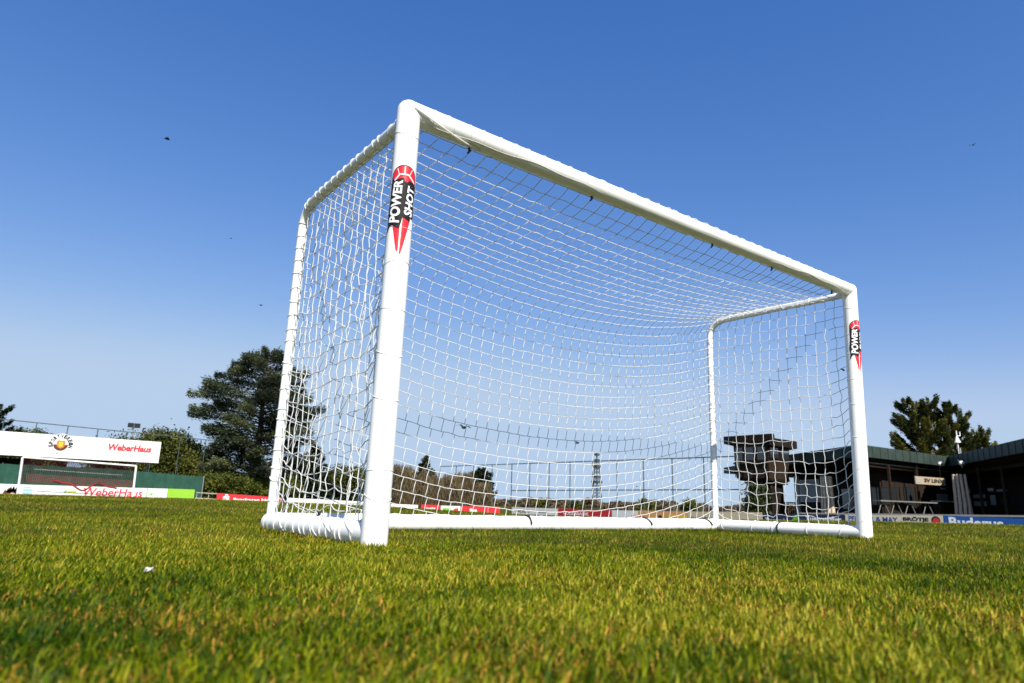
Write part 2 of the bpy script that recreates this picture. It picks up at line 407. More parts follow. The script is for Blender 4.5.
# --- nets: a relaxed sheet of cords pinned to the frame
def resample(path, n):
    P = np.array(path); L = np.concatenate([[0], np.cumsum(np.linalg.norm(np.diff(P, axis=0), axis=1))]); t = np.linspace(0, L[-1], n)
    return np.stack([np.interp(t, L, P[:, k]) for k in range(3)], -1), L[-1]
def relax(P, pin, ru, rv, iters, grav, floor=.03, sub=6):
    Q = P.copy(); V = P.copy()
    for it in range(iters):
        N = Q+(Q-V)*.93; N[..., 2] -= grav; V = Q; Q = N; Q[pin] = P[pin]
        for k in range(sub):
            for ax, rest in ((0, rv), (1, ru)):
                for par in (0, 1):
                    n = Q.shape[ax]
                    i = np.arange(par, n-1, 2)
                    a = np.take(Q, i, ax); b = np.take(Q, i+1, ax); d = b-a; L = np.linalg.norm(d, axis=-1, keepdims=True)+1e-9
                    rs = np.take(rest, i, ax)[..., None]
                    c = d*np.clip((L-rs)/L, 0, None)*.5
                    pa = np.take(pin, i, ax)[..., None]; pb = np.take(pin, i+1, ax)[..., None]
                    wa = np.where(pa, 0, np.where(pb, 2., 1.)); wb = np.where(pb, 0, np.where(pa, 2., 1.))
                    if ax == 0: Q[i] = a+c*wa; Q[i+1] = b-c*wb
                    else: Q[:, i] = a+c*wa; Q[:, i+1] = b-c*wb
        Q[..., 2] = np.maximum(Q[..., 2], floor)
        Q[pin] = P[pin]
    return Q
def cords(mb, Q, r, wob=.004, step=0.0):
    nv, nu = Q.shape[:2]
    def cord(line):
        pts = []
        for i in range(len(line)-1):
            pts.append(line[i]); mid = (line[i]+line[i+1])/2
            pts.append(mid+RNG.normal(0, wob, 3))
        pts.append(line[-1]); mb.tube(pts, r, 5, False)
    for i in range(nv): cord(list(Q[i]))
    for j in range(nu):
        if not step: cord(list(Q[:, j])); continue
        # each upright cord is knotted a little to one side of the last knot, so it leans between two level cords
        pts = []; e = (Q[:, min(j+1, nu-1)]-Q[:, max(j-1, 0)]); e /= np.linalg.norm(e, axis=1, keepdims=True)+1e-9
        for i in range(nv-1):
            k = step*min(1, max(0, (i-nv*.30)/(nv*.25))); pts += [Q[i, j]+e[i]*k, (Q[i, j]+Q[i+1, j])/2+RNG.normal(0, wob*.5, 3), Q[i+1, j]-e[i+1]*k]
        mb.tube(pts, r, 5, False)
CELL = .089
nu = int(round(3.92/CELL))+1
pl, LL = resample([A1+np.array([0, .025, -.052])]+fr_l[1:-1]+[C0+np.array([0, 0, .05])], int(round(3.1/CELL))+1)
pr, _ = resample([B1+np.array([0, .025, -.052])]+fr_r[1:-1]+[D0+np.array([0, 0, .05])], len(pl))
nv = len(pl); U = np.linspace(0, 1, nu)
P = pl[:, None, :]*(1-U[None, :, None])+pr[:, None, :]*U[None, :, None]
pin = np.zeros((nv, nu), bool); pin[0] = pin[-1] = True; pin[:, 0] = pin[:, -1] = True
slack = np.interp(np.arange(nv)/(nv-1), [0, .15, .35, .55, .8, 1], [.992, .998, 1.006, 1.012, 1.015, 1.02])[:, None]
ru = np.full((nv, nu), 3.93/(nu-1))*slack*(1+RNG.normal(0, .003, (nv, nu))); rv = np.full((nv, nu), LL/(nv-1))*1.0*(1+RNG.normal(0, .01, (nv, nu)))
P0 = P.copy(); P[1:-1, 1:-1] += RNG.normal(0, .01, (nv-2, nu-2, 3))
Q = relax(P, pin, ru, rv, 150, .0003, sub=30)
nb = MB(); cords(nb, Q, .0024, wob=.0025, step=.009)
nb.build('back_net', M['net'], goal)
def side_net(post0, post1, fr, foot0, foot1, seed, out):
    """grid between post and back upright, top pipe and ground bar"""
    rg = np.random.default_rng(seed); ny, nz = 16, 23
    fp = np.array(fr)
    zz = np.linspace(.085, 1.90, nz); P = np.zeros((nz, ny, 3))
    up = np.array([p for p in fr if p[1] > 1.1])
    for k, z in enumerate(zz):
        t = z/1.94; a = lerp(post0, post1, t); a = a+np.array([0, .05, 0])
        zb = min(z, 1.8); yb = np.interp(-z, -up[:, 2], up[:, 1]) if z < up[0][2] else up[0][1]; xb = np.interp(-z, -up[:, 2], up[:, 0]) if z < up[0][2] else up[0][0]
        b = np.array([xb, yb, z])
        for j in range(ny): P[k, j] = lerp(a, b, j/(ny-1))
    pin = np.zeros((nz, ny), bool); pin[0] = pin[-1] = True; pin[:, 0] = pin[:, -1] = True
    H = P.copy(); P[1:-1, 1:-1] += rg.normal(0, .016, (nz-2, ny-2, 3)); P[1:-1, 1:-1, 0] += out
    ru = np.full((nz, ny), 1.25/(ny-1))*1.05*(1+rg.normal(0, .06, (nz, ny))); rv = np.full((nz, ny), 1.815/(nz-1))*1.045*(1+rg.normal(0, .06, (nz, ny)))
    P[pin] = H[pin]
    Q = relax(P, pin, ru, rv, 220, .0009)
    m = MB(); cords(m, Q, .0026, wob=.005)
    return m, Q
ml, Ql = side_net(A0, A1, fr_l, A0, C0, 3, .02)
# the slack of the near side hangs as a second loose fold of cord by the post
for k in range(3):
    j = 1+k; line = [Ql[i, j]+np.array([RNG.normal(-.01, .012), RNG.normal(0, .02), 0]) for i in range(0, 15)]
    ml.tube(line, .0022, 5, False)
for k in range(40):
    i = RNG.integers(2, 21); j = RNG.integers(0, 14); ml.tube([Ql[i, j], (Ql[i, j]+Ql[i-1, j+1])/2+np.array([-.012, 0, -.03]), Ql[i-1, j+1]], .0021, 5, False)
ml.build('side_net', M['net'], goal)
mr, Qr = side_net(B0, B1, fr_r, B0, D0, 5, -.02); mr.build('side_net', M['net'], goal)
# --- lacing wound round the frame
def lacing(path, R, pitch, parent, seed, r=.0026, long=True, smax=1.0, lay=2.2, single=False):
    rg = np.random.default_rng(seed); P, L = resample(path, 400); m = MB(); n = int(L*smax/pitch)
    def frame(t):
        i = min(int(t*399), 398); d = P[i+1]-P[i]; d /= np.linalg.norm(d); ref = np.array([0, 0, 1.]) if abs(d[2]) < .9 else np.array([0, 1., 0])
        a = ref-d*(ref@d); a /= np.linalg.norm(a); return P[i]*(1-(t*399-i))+P[i+1]*(t*399-i), d, a, np.cross(d, a)
    for k in range(n):
        t0 = (k+.5+rg.normal(0, .14))/n*smax; tilt = rg.normal(0, .25); pts = []
        for q in range(19):
            a_ = 2*math.pi*q/18; c, d, a, b = frame(min(max(t0+tilt*R*math.cos(a_)/L, 0), .999)); pts.append(c+(R+r*.7)*(math.cos(a_)*a+math.sin(a_)*b))
        m.tube(pts, r, 5, False)
        if single: m.build('net_tie', M['net'], parent); m = MB()
    if single: return
    if long:
        pts = []
        for q in range(140):
            t = q/139*smax; c, d, a, b = frame(min(t, .999)); an = lay+.16*math.sin(t*L*5+seed)+.07*math.sin(t*L*17); pts.append(c+(R+r)*(math.cos(an)*a+math.sin(an)*b))
        m.tube(pts, r, 5, False)
    return m.build('lacing', M['net'], parent)
lacing([A1+cu_*.06, B1-cu_*.06], RP*.97, .095, crossbar, 1, .0016, lay=2.35)
lacing(fr_l, RF, .085, sf_l, 2, .0032, True)
lacing(fr_r, RF, .12, sf_r, 3, .0030, True)
lacing([A0+np.array([0, .08, .052]), C0], RB, .085, bar_l, 4, .0032)
rg0 = np.random.default_rng(12)
for k in range(9):
    t0_, tl_, a0_, da_ = rg0.random()*.8, .10+.12*rg0.random(), 1.2+2.2*rg0.random(), rg0.choice([-1, 1])*(1.2+1.4*rg0.random()); pts = []
    for q in range(12):
        u = q/11; c = lerp(A0+np.array([0, .08, .052]), C0, min(1, t0_+tl_*u)); an = a0_+da_*u; pts.append(c+(RB+.002)*np.array([-math.sin(an), 0, math.cos(an)]))
    MB().tube(pts, .0026, 5, False).build('loose_cord', M['net'], bar_l)
lacing([B0+np.array([0, .06, .052]), D0], RB, .22, bar_r, 5, .0030, False, single=True)
lacing([lerp(A0, A1, .04), lerp(A0, A1, .97)], RP, .19, pA, 6, .0014, False, single=True)
lacing([lerp(B0, B1, .04), lerp(B0, B1, .97)], RP, .19, pB, 8, .0014, False, single=True)
# --- loose rope end from the near corner down the crossbar
rp = MB(); pts = []
for k in range(14):
    t = k/13; c = lerp(A1, B1, .0+.10*t); pts.append(c+np.array([0, -RP*math.cos(t*1.6)-.002, -RP*math.sin(t*1.9)-.003]))
rp.tube(pts, .0042, 6); rp.build('tie_rope', M['net'], goal)
# --- black net clips
def clip(p, d=(0, 0, -1), L=.03, r=.006):
    m = MB(); p = np.array(p, float); d = np.array(d, float)
    m.tube([p, p+d*L*.5+np.array([.006, 0, 0]), p+d*L+np.array([-.003, .004, 0])], [r, r*1.2, r*.8], 8)
    return m.build('net_clip', M['black_plastic'], goal)
for px_ in (.085, .29, .56, .73, .935):
    c = lerp(A1, B1, px_); clip(c+np.array([0, .012, -RP*.96]))
def strap(c, R, tilt=.3):
    m = MB(); pts = []
    for q in range(13):
        a_ = -1.55+q/12*1.7; pts.append(np.array(c)+np.array([-tilt*.03*a_, (R+.005)*math.sin(a_), (R+.005)*math.cos(a_)]))
    m.tube(pts, .008, 6); return m.build('net_clip', M['black_plastic'], goal)
for px_, py_, tl in ((530, 524, .15), (647, 522, 1.1), (707, 522, 1.3)):
    q = on_y(px_, py_, 1.262); strap((q[0], 1.308, .052), RB, tl)
def strap_side(x, y, R):
    m = MB(); pts = []
    for q in range(13):
        a_ = -1.0+q/12*3.4; pts.append(np.array([x-(R+.004)*math.sin(a_), y+.02*math.sin(a_), .052+(R+.004)*math.cos(a_)]))
    m.tube(pts, .006, 6); return m.build('net_clip', M['black_plastic'], goal)
for px_, py_ in ((779, 524),):
    q = on_x(px_, py_, 3.87); strap_side(3.92, q[1], RB)
q = on_x(735, 529, 3.87); clip((3.92-RB*.8, q[1], .03), (0, 0, 1), .02, .009)
for px_, py_ in ((318, 515), (283, 511)):
    q = on_x(px_, py_, 0); clip((0, q[1], .105), (0, 0, 1), .028, .007)
clip(lerp(B0, B1, .66)+np.array([-.04, .06, 0]), (-.7, 0, .2), .05, .006)
# --- printed sticker wrapped round each post: red ball with tails, black block, white words
def sticker(a0, a1, zt, zb, parent, turn):
    """flat design in the unit frame x -.5...5 (width WD), y 0..1 (height) then bent round the post"""
    WD, HT = .128, zt-zb
    shapes = []   # (poly or text, material, layer)
    th = np.linspace(0, math.pi, 18)
    ball = [(.43*math.cos(t), .86+.115*math.sin(t)) for t in th]
    ball += [(-.43, .70), (-.30, .60), (.30, .60), (.43, .72)]
    dark = [(x*1.12, .86+(y-.86)*1.10) for x, y in ball]
    block = [(-.47, .80), (-.40, .84), (-.34, .81), (-.02, .84), (.03, .80), (.12, .79), (.18, .82), (.40, .80), (.50, .785), (.47, .60), (.50, .41), (.34, .42), (.30, .37), (.04, .40), (.0, .33), (-.06, .27), (-.30, .31), (-.40, .30), (-.54, .215), (-.50, .33), (-.53, .45), (-.47, .62)]
    tail_l = [(-.34, .40), (-.02, .40), (-.03, .03), (-.10, .03)]
    tail_r = [(.05, .46), (.42, .50), (.06, .0), (.01, .0)]
    u_ = (a1-a0)/np.linalg.norm(a1-a0)
    cx = -math.sin(turn); cyv = -math.cos(turn)
    def bend(x, y, lay):
        z = zb+y*HT; c = a0+u_*(z/u_[2]); ang = x*WD/RP; R_ = RP+.0008+lay*.0006
        nx, ny = cx*math.cos(ang)-cyv*math.sin(ang), cx*math.sin(ang)+cyv*math.cos(ang)
        return (c[0]+nx*R_, c[1]+ny*R_, z)
    bm = bmesh.new()
    def add(poly_v, faces, mi, lay):
        b2 = bmesh.new(); vs = [b2.verts.new((p[0], p[1], 0)) for p in poly_v]
        for f in faces:
            try: b2.faces.new([vs[i] for i in f])
            except ValueError: pass
        bmesh.ops.triangulate(b2, faces=b2.faces[:])
        for xk in np.arange(-.55, .56, .05):
            bmesh.ops.bisect_plane(b2, geom=b2.verts[:]+b2.edges[:]+b2.faces[:], plane_co=(xk, 0, 0), plane_no=(1, 0, 0))
        idx = {}
        for v in b2.verts: idx[v] = bm.verts.new(bend(v.co.x, v.co.y, lay))
        for f in b2.faces:
            try: nf = bm.faces.new([idx[v] for v in f.verts]); nf.material_index = mi
            except ValueError: pass
        b2.free()
    for poly, mi, lay in ((dark, 1, 0), (tail_l, 0, 0), (tail_r, 0, .3), (ball, 0, 1), (block, 1, 2)):
        add(poly, [tuple(range(len(poly)))], mi, lay)
    # seams of the ball
    for seam in ([(-.40, .80), (-.18, .88), (-.16, .865), (-.38, .785)], [(-.18, .885), (.16, .885), (.16, .872), (-.18, .872)], [(.16, .88), (.40, .82), (.39, .805), (.15, .865)], [(-.012, .88), (.012, .88), (.02, .97), (-.01, .97)], [(-.19, .88), (-.17, .875), (-.24, .95), (-.26, .945)], [(.17, .875), (.19, .88), (.27, .945), (.25, .95)]):
        add(seam, [(0, 1, 2, 3)], 2, 1.6)
    def word(body, x0, y0, lenY, wX, slope):
        v, f, W, H = text_tris(body, .035, .12)
        # reads upwards: text x -> +y, text y -> -x
        add([(x0+wX*(1-.22*p[0]/W)*(1-p[1]/H)+slope*(p[0]/W)+wX*.11*p[0]/W, y0+lenY*p[0]/W) for p in v], f, 2, 3)
    word('POWER', -.46, .335, .475, .40, .07)
    word('SHOT', .06, .425, .335, .34, .05)
    bmesh.ops.recalc_face_normals(bm, faces=bm.faces[:])
    me = bpy.data.meshes.new('sticker'); 
    bm.to_mesh(me); bm.free()
    for k in ('st_red', 'st_black', 'st_white'): me.materials.append(M[k])
    o = bpy.data.objects.new('sticker', me); COL.objects.link(o); o.parent = parent
    return o
sticker(A0, A1, 1.632, 1.212, pA, math.radians(22))
sticker(B0, B1, 1.672, 1.255, pB, math.radians(16))

# ------------------------------------------------------------------ advertising boards round the pitch
def board(name, p0, p1, top, h, face, label, marks=(), group='advertising boards round the pitch'):
    """p0 -> p1 from left to right as seen from the pitch; marks(mb dict) draws the print"""
    p0 = np.array(p0, float); p1 = np.array(p1, float); L = np.linalg.norm(p1-p0); ux = (p1-p0)/L; n = np.array([ux[1], -ux[0]])
    t0, t1 = (top if isinstance(top, tuple) else (top, top)); c = (p0+p1)/2
    o = thing(name, (c[0], c[1], (t0+t1)/2-h), label, 'advertising board', group)
    MB().wall(p0+ux*.01, p1-ux*.01, t0-h, t0, .03, t1-h, t1).build('panel', face, o)
    for s in (.12, .5, .88):
        q = p0+ux*L*s-n*.035; MB().box((q[0], q[1], t0*(1-s)+t1*s-h/2-.12), (.05, .04, h+.2), ux).build('support', M['board_back'], o)
    groups = {}
    for mk in marks:
        kind, body, x0, x1, z0, z1, m = mk[:7]; kw = mk[7] if len(mk) > 7 else {}
        if kind == 'text': m = (m, body)
        if m not in groups: groups[m] = MB()
        sl = (t1-t0)/L; q = p0+ux*x0*L; base = t0+sl*x0*L-h
        P0 = np.array([q[0], q[1], base+z0*h])+np.array([n[0], n[1], 0])*.016
        if kind == 'text': put_text(groups[m], body, P0, ux, (x1-x0)*L, (z1-z0)*h, .004, 0, kw.get('bold', .02), kw.get('shear', 0), uz=(0, 0, 1))
        elif kind == 'disc':
            cx = (x0+x1)/2*L; r = (x1-x0)*L/2; q = p0+ux*cx; cz = t0+sl*cx-h+(z0+z1)/2*h; rz = (z1-z0)*h/2; pts = []
            for k in range(24):
                a = 2*math.pi*k/24; pts.append((q[0]+ux[0]*r*math.cos(a)+n[0]*.019, q[1]+ux[1]*r*math.cos(a)+n[1]*.019, cz+rz*math.sin(a)))
            groups[m].add(pts, [tuple(range(24))])
        else:
            pts = [(x0, z0), (x1, z0), (x1, z1), (x0, z1)] if body is None else [(x0+(x1-x0)*u, z0+(z1-z0)*v) for u, v in body]
            groups[m].add([(p0[0]+ux[0]*x*L+n[0]*.023, p0[1]+ux[1]*x*L+n[1]*.023, t0+sl*x*L-h+z*h) for x, z in pts], [tuple(range(len(pts)))])
    for m, mb in groups.items():
        mb.build('lettering' if isinstance(m, tuple) else 'emblem', M[m[0] if isinstance(m, tuple) else m], o)
    return o
def by(px0, py0, px1, py1, y=53.0):
    a, b = on_y(px0, py0, y), on_y(px1, py1, y); return a[:2], b[:2], (a[2], b[2])
def bx(px0, py0, px1, py1, x=41.0):
    a, b = on_x(px0, py0, x), on_x(px1, py1, x); return a[:2], b[:2], (a[2], b[2])
def brd(name, seg, face, label, marks=(), h=.86):
    p0, p1, tp = seg; return board(name, p0, p1, tp, h, M[face], label, marks)
leaf_shape = [(0, 0), (.55, .05), (1, .45), (.9, 1), (.4, .9), (.05, .5)]
splat = [(0, .1), (.12, .62), (.22, .35), (.34, .85), (.5, .55), (.62, 1), (.74, .5), (.88, .8), (1, .3), (.9, 0), (.6, .18), (.3, 0)]
brd('advertising_board', by(-16, 483.2, 44, 485.2), 'board_white', 'white board printed with a dark logo and a light blue logo', [
    ('poly', splat, .33, .60, .26, .84, 'ink_brown'), ('poly', splat, .38, .57, .34, .92, 'ink_black'), ('poly', None, .66, .82, .30, .44, 'ink_sky'), ('poly', None, .66, .82, .50, .70, 'ink_sky'),
    ('text', 'Stadtwerke', .02, .22, .55, .70, 'ink_grey'), ('poly', None, .66, .79, .76, .86, 'ink_sky')])
brd('advertising_board', by(44, 485.2, 147, 488.2), 'board_white', 'white board with large red WeberHaus lettering behind the far goal', [
    ('text', 'WeberHaus', .37, .96, .26, .90, 'ink_red', dict(bold=.02, shear=.12)), ('poly', leaf_shape, .19, .22, .44, .68, 'ink_green'), ('poly', None, .225, .31, .46, .64, 'ink_olive', {})])
brd('advertising_board', by(147, 488.2, 168, 488.8), 'board_white', 'narrow white board with a small green mark beside the lime board', [
    ('poly', leaf_shape, .18, .32, .42, .64, 'ink_green'), ('text', 'sport', .40, .84, .44, .62, 'ink_grey'), ('poly', None, .02, .05, .1, .98, 'ink_green')])
brd('advertising_board', by(168, 488.6, 195, 489.6), 'board_lime', 'plain lime green board at the end of the left row')
brd('advertising_board', by(217, 493.0, 283, 497.6), 'board_red', 'red board with white savings bank lettering below the cedar', [
    ('text', 'Sparkasse Hanau', .24, .92, .36, .68, 'ink_white', dict(bold=.03)), ('disc', None, .115, .165, .80, .94, 'ink_white'), ('text', 'S', .09, .19, .40, .78, 'ink_white', dict(bold=.05)), ('text', 'gut', .80, .97, .76, .92, 'ink_white')])
brd('advertising_board', by(287, 497.8, 338, 500.2), 'board_white', 'white board seen through the near side net')
brd('advertising_board', by(338, 500.4, 390, 503.0), 'board_white', 'white board hidden mostly by the near goal post', [('text', 'EDEKA', .15, .85, .3, .8, 'ink_grey')])
brd('advertising_board', by(391, 503.8, 418, 505.0), 'board_white', 'white board with pale red lettering right of the near post', [('text', 'Bauzentrum', .06, .94, .36, .78, 'ink_red', dict(bold=0))])
brd('advertising_board', by(421, 504.4, 440.5, 505.2), 'board_red', 'short red board left of the white and green board', [('text', 'metz', .25, .75, .45, .75, 'ink_white')])
brd('advertising_board', by(440.8, 505.6, 460.5, 506.2), 'board_white', 'short white board with red and green marks between red boards', [('poly', leaf_shape, .6, .9, .35, .8, 'ink_red'), ('poly', None, .1, .5, .5, .75, 'ink_green')])
brd('advertising_board', by(461, 506.0, 500, 507.2), 'board_red', 'red board with a white word below the dark pine', [('text', 'Rot', .22, .40, .40, .75, 'ink_white', dict(bold=.05)), ('poly', None, .68, .685, .05, 1, 'ink_white')])
brd('advertising_board', bx(512, 507.0, 534, 507.8), 'board_white', 'first white board on the right touchline in the far corner', [('text', 'HOLZ', .2, .8, .4, .75, 'ink_black')])
brd('advertising_board', bx(534, 507.8, 558, 508.5), 'board_white', 'second white board in the far corner next to the long red board', [('poly', None, .2, .6, .45, .7, 'ink_grey')])
brd('advertising_board', bx(558, 508.3, 612, 510.2), 'board_red', 'long red board on the right touchline below the radio mast', [('text', 'VOLKSBANK', .1, .6, .35, .7, 'ink_white')])
brd('advertising_board', bx(612, 510.0, 638, 510.8), 'board_white', 'plain white board between the long red and the orange board', [('poly', None, .75, 1.0, .3, .55, 'ink_red')])
brd('advertising_board', bx(638, 510.4, 688, 511.6), 'board_orange', 'orange and beige board behind the rear bar of the goal', [('disc', None, .42, .5, .3, .62, 'ink_black'), ('poly', None, .02, .4, .05, .3, 'ink_red'), ('poly', None, .62, .98, .3, .7, 'ink_yellow')])
brd('advertising_board', bx(688, 511.2, 715, 512.0), 'board_beige', 'beige board with dark lettering just left of the rear upright', [('text', 'GARTEN', .1, .9, .25, .55, 'ink_black')])
brd('advertising_board', bx(718, 511.6, 762, 512.4), 'board_beige', 'plain beige board right of the rear upright')
brd('advertising_board', bx(763, 513.6, 786, 514.6), 'board_navy', 'short dark board with white lettering below the tower', [('text', 'Zimmerei', .08, .92, .35, .70, 'ink_white')])
brd('advertising_board', bx(786, 514.2, 845, 515.0), 'board_navy', 'navy board with a green leaf mark and white lettering', [('poly', leaf_shape, .10, .24, .20, .98, 'ink_green'), ('text', 'Tuerrstüfler', .34, .94, .52, .92, 'ink_white', dict(bold=.03))])
brd('advertising_board', bx(845, 514.6, 901, 515.2), 'board_cream', 'cream board with blue PFEIFFER and MAY lettering behind the far post', [('text', 'PFEIFFER & MAY', .06, .94, .56, .92, 'ink_blue', dict(bold=.03))])
brd('advertising_board', bx(901, 515.0, 943, 515.6), 'board_cream', 'cream board with black BRÖTJE lettering and a red disc', [('text', 'BRÖTJE', .04, .66, .56, .92, 'ink_black', dict(bold=.05)), ('disc', None, .72, .93, .38, .96, 'ink_black'), ('poly', [(0, 0), (.3, -.02), (.7, .0), (1, .2), (1, .55), (.8, .9), (.5, 1), (.2, .9), (0, .55), (0, .2)], .745, .92, .36, .86, 'ink_red')])
brd('advertising_board', bx(943, 515.4, 1040, 519.2), 'board_blue', 'long blue board with big white Buderus lettering', [('text', 'Buderus', .06, .64, .38, .93, 'ink_white', dict(bold=.035))], h=.98)
# rail of the terrace behind the right boards
tw = thing('terrace_wall', (42.2, 16, g(42.2, 16)), 'low brown timber terrace wall behind the right hand boards', 'wall')
p0, p1 = on_x(800, 512.5, 42.2), on_x(1060, 515.8, 42.2)
MB().wall(p0[:2], p1[:2], p0[2]-.9, p0[2]-.1, .12, p1[2]-.9, p1[2]-.1).build('wall_face', M['brown_wood'], tw)
MB().wall(p0[:2], p1[:2], p0[2]-.1, p0[2], .26, p1[2]-.1, p1[2]).build('coping', M['concrete'], tw)
# pale railing between the left row and the red board
rl = thing('railing', (11.3, 53.6, g(11.3, 53.6)), 'pale low railing between the lime board and the red board', 'railing')
a, b = on_y(196, 492.0, 53.6), on_y(222, 493.6, 53.6)
MB().wall(a[:2], b[:2], a[2]-.07, a[2], .07, b[2]-.07, b[2]).build('rail', M['concrete'], rl)
MB().wall(a[:2], b[:2], a[2]-.75, a[2]-.42, .05, b[2]-.75, b[2]-.42).build('kick_board', M['board_beige'], rl)
for t in (.05, .5, .95):
    q = lerp(a, b, t); MB().tube([(q[0], q[1]+.06, q[2]-1.0), (q[0], q[1]+.06, q[2]-.07)], .035, 8).build('post', M['concrete'], rl)

# ------------------------------------------------------------------ far goal
fgx0, fgx1, fgy = -.36, 5.98, 50.0
fg0 = g(3, 50)
fz = 2.02
fg = thing('far_goal', (2.8, fgy, fg0), 'white far goal with dark red net in front of the green windbreak', 'football goal')
MB().tube([(fgx0, fgy, fg0), (fgx0-.12, fgy, 2.12)], .07, 12).build('post', M['trim_white'], fg)
MB().tube([(fgx1, fgy, fg0), (fgx1-.08, fgy, 1.92)], .07, 12).build('post', M['trim_white'], fg)
MB().tube([(fgx0-.12, fgy, 2.12), (fgx1-.08, fgy, 1.92)], .065, 12).build('crossbar', M['trim_white'], fg)
nm = MB(); nyn, nxn = 20, 56
for i in range(nxn):
    x = lerp(fgx0, fgx1, i/(nxn-1)); zt = 2.1-.2*i/(nxn-1)
    nm.tube([(x, fgy+.1, zt), (x, fgy+.7, zt-.25), (x, fgy+1.3, .56-.03*math.sin(i*.5))], .015, 3, False)
for k in range(nyn):
    t = k/(nyn-1); y = fgy+.1+1.2*t; z = 1.95-1.38*t**1.25
    nm.tube([(fgx0, y, z+.1), (fgx1, y, z-.1)], .015, 3, False)
for x in (fgx0, fgx1):
    for k in range(12):
        z = .5+k*.12; nm.tube([(x, fgy, z), (x, fgy+1.3-.9*max(0, k-2)/9, z)], .015, 3, False)
nm.build('net', M['red_net'], fg)
wx = np.linspace(.28, .86, 24); pts = []
for t in wx:
    pts.append((lerp(fgx0, fgx1, t), fgy+1.2, .55+.22*math.cos((t-.33)*16)+.10*math.sin(t*31)-.25*(t-.3)))
MB().tube(pts, .055, 6).build('sag_rope', M['red_cloth'], fg)
bar_y = fgy+1.5
MB().tube([(fgx0+.6, bar_y, 1.45), (fgx1-.6, bar_y, 1.30)], .018, 6).build('net_bar', M['galv'], fg)

# ------------------------------------------------------------------ left stand with banner fascia, windbreak, catch fences
SY = 58.0
st = thing('covered_stand', (2, SY+1.5, g(2, SY)), 'low covered stand with a long white WeberHaus banner along its roof edge', 'stand')
bx0, bx1 = -7.5, 8.50
bz0, bz1 = 2.50, 4.17
MB().wall((bx0, SY), (bx1, SY), bz0, bz1, .12).build('fascia', M['banner'], st)
MB().box(((bx0+bx1)/2-.1, SY+2.1, 2.62), (bx1-bx0-.4, 4.0, .14)).build('roof', M['roof_grey'], st)
for x in (-6.8, -3.2, .4, 4.2, 8.0):
    MB().tube([(x, SY+1.9, g(x, SY)), (x, SY+1.9, 2.55)], .07, 10).build('column', M['galv'], st)
for x in (-1.2, .9, 3.0):
    MB().wall((x, SY+.3), (x+.02, SY+3.8), 2.30, 2.54, .05).build('rafter', M['galv'], st)
MB().box((-3.4, SY+3.9, 1.0), (7.0, .12, 2.9)).build('back_wall', M['wall_dark'], st)
for i in range(2): MB().box((0, SY+2.4+.9*i, g(0, SY)+.3+.3*i), (14, .9, .4)).build('step', M['concrete'], st)
tm = MB()
def fasc(px, py): q = on_y(px, py, SY-.06); return q
for (xa, za, ya) in ((107.5, 452.0, 0),):
    q = fasc(107.5, 450.0); q2 = fasc(151, 453.0); put_text(tm, 'WeberHaus', (q[0], q[1], q[2]-.02), (1, 0), q2[0]-q[0], .52, .006, 0, .045, .14)
    tm.build('lettering', M['ink_red'], st); tm = MB(); put_text(tm, 'WeberHaus', (q[0]-9.85, q[1], q[2]-.02), (1, 0), q2[0]-q[0], .52, .006, 0, .045, .14)
tm.build('lettering', M['ink_red'], st)
tg = MB(); q = fasc(116, 456.6); q2 = fasc(149.5, 459.2)
put_text(tg, 'Die Zukunft leben', (q[0], q[1], q[2]), (1, 0), q2[0]-q[0], .22, .006, 0, .0, .1); tg.build('lettering', M['ink_grey'], st); tg = MB(); put_text(tg, 'Die Zukunft leben', (q[0]-9.85, q[1], q[2]), (1, 0), q2[0]-q[0], .22, .006, 0, .0, .1)
tg.build('lettering', M['ink_grey'], st)
ec = fasc(60.8, 444.6); er = .80
def disc(mb, c, r, off, a0=0, a1=2*math.pi, n=32, mi=0, rin=0):
    if rin:
        vs = []; fs = []
        for k in range(n+1):
            a = a0+(a1-a0)*k/n
            for q in (rin, r): vs.append((c[0]+q*math.cos(a), SY-.06-off, c[2]+q*math.sin(a)))
        mb.add(vs, [(2*k, 2*k+1, 2*k+3, 2*k+2) for k in range(n)], mi)
    else:
        mb.add([(c[0]+r*math.cos(a0+(a1-a0)*k/n), SY-.06-off, c[2]+r*math.sin(a0+(a1-a0)*k/n)) for k in range(n+(0 if a1-a0 > 6.2 else 1))], [tuple(range(n+(0 if a1-a0 > 6.2 else 1)))], mi)
em = MB()
disc(em, ec, er*1.04, .004, mi=3); disc(em, ec, er*1.0, .006, mi=0); disc(em, ec, er*.60, .008, mi=0); disc(em, ec, er*.58, .010, math.pi, 2*math.pi, mi=2)
for txt, a0, a1, m in (('SPORTVEREIN', math.radians(192), math.radians(-12), 1), ('LINX', math.radians(235), math.radians(305), 3)):
    for k, ch in enumerate(txt):
        a = a0+(a1-a0)*k/(len(txt)-1); up = 1 if m == 1 else -1
        d = np.array([math.cos(a), 0, math.sin(a)]); tn = np.array([math.sin(a), 0, -math.cos(a)])*up
        hgt = er*(.36 if m == 1 else .22); wd = er*(.24 if m == 1 else .15); rb = er*(.60 if m == 1 else .92)
        o_ = np.array([ec[0], SY-.06, ec[2]])+d*rb-tn*wd/2
        put_text(em, ch, o_, tn, wd, hgt, .012, m, .06, 0, uz=d*up, nrm=(0, -1, 0))
sh = [(-.30, .38), (.30, .38), (.34, .10), (.26, -.22), (0, -.36), (-.26, -.22), (-.34, .10)]
em.add([(ec[0]+x*er, SY-.06-.014, ec[2]+z*er) for x, z in sh], [tuple(range(7))], 4)
em.add([(ec[0]+x*er*.55, SY-.06-.016, ec[2]+z*er*.7) for x, z in sh], [tuple(range(7))], 5)
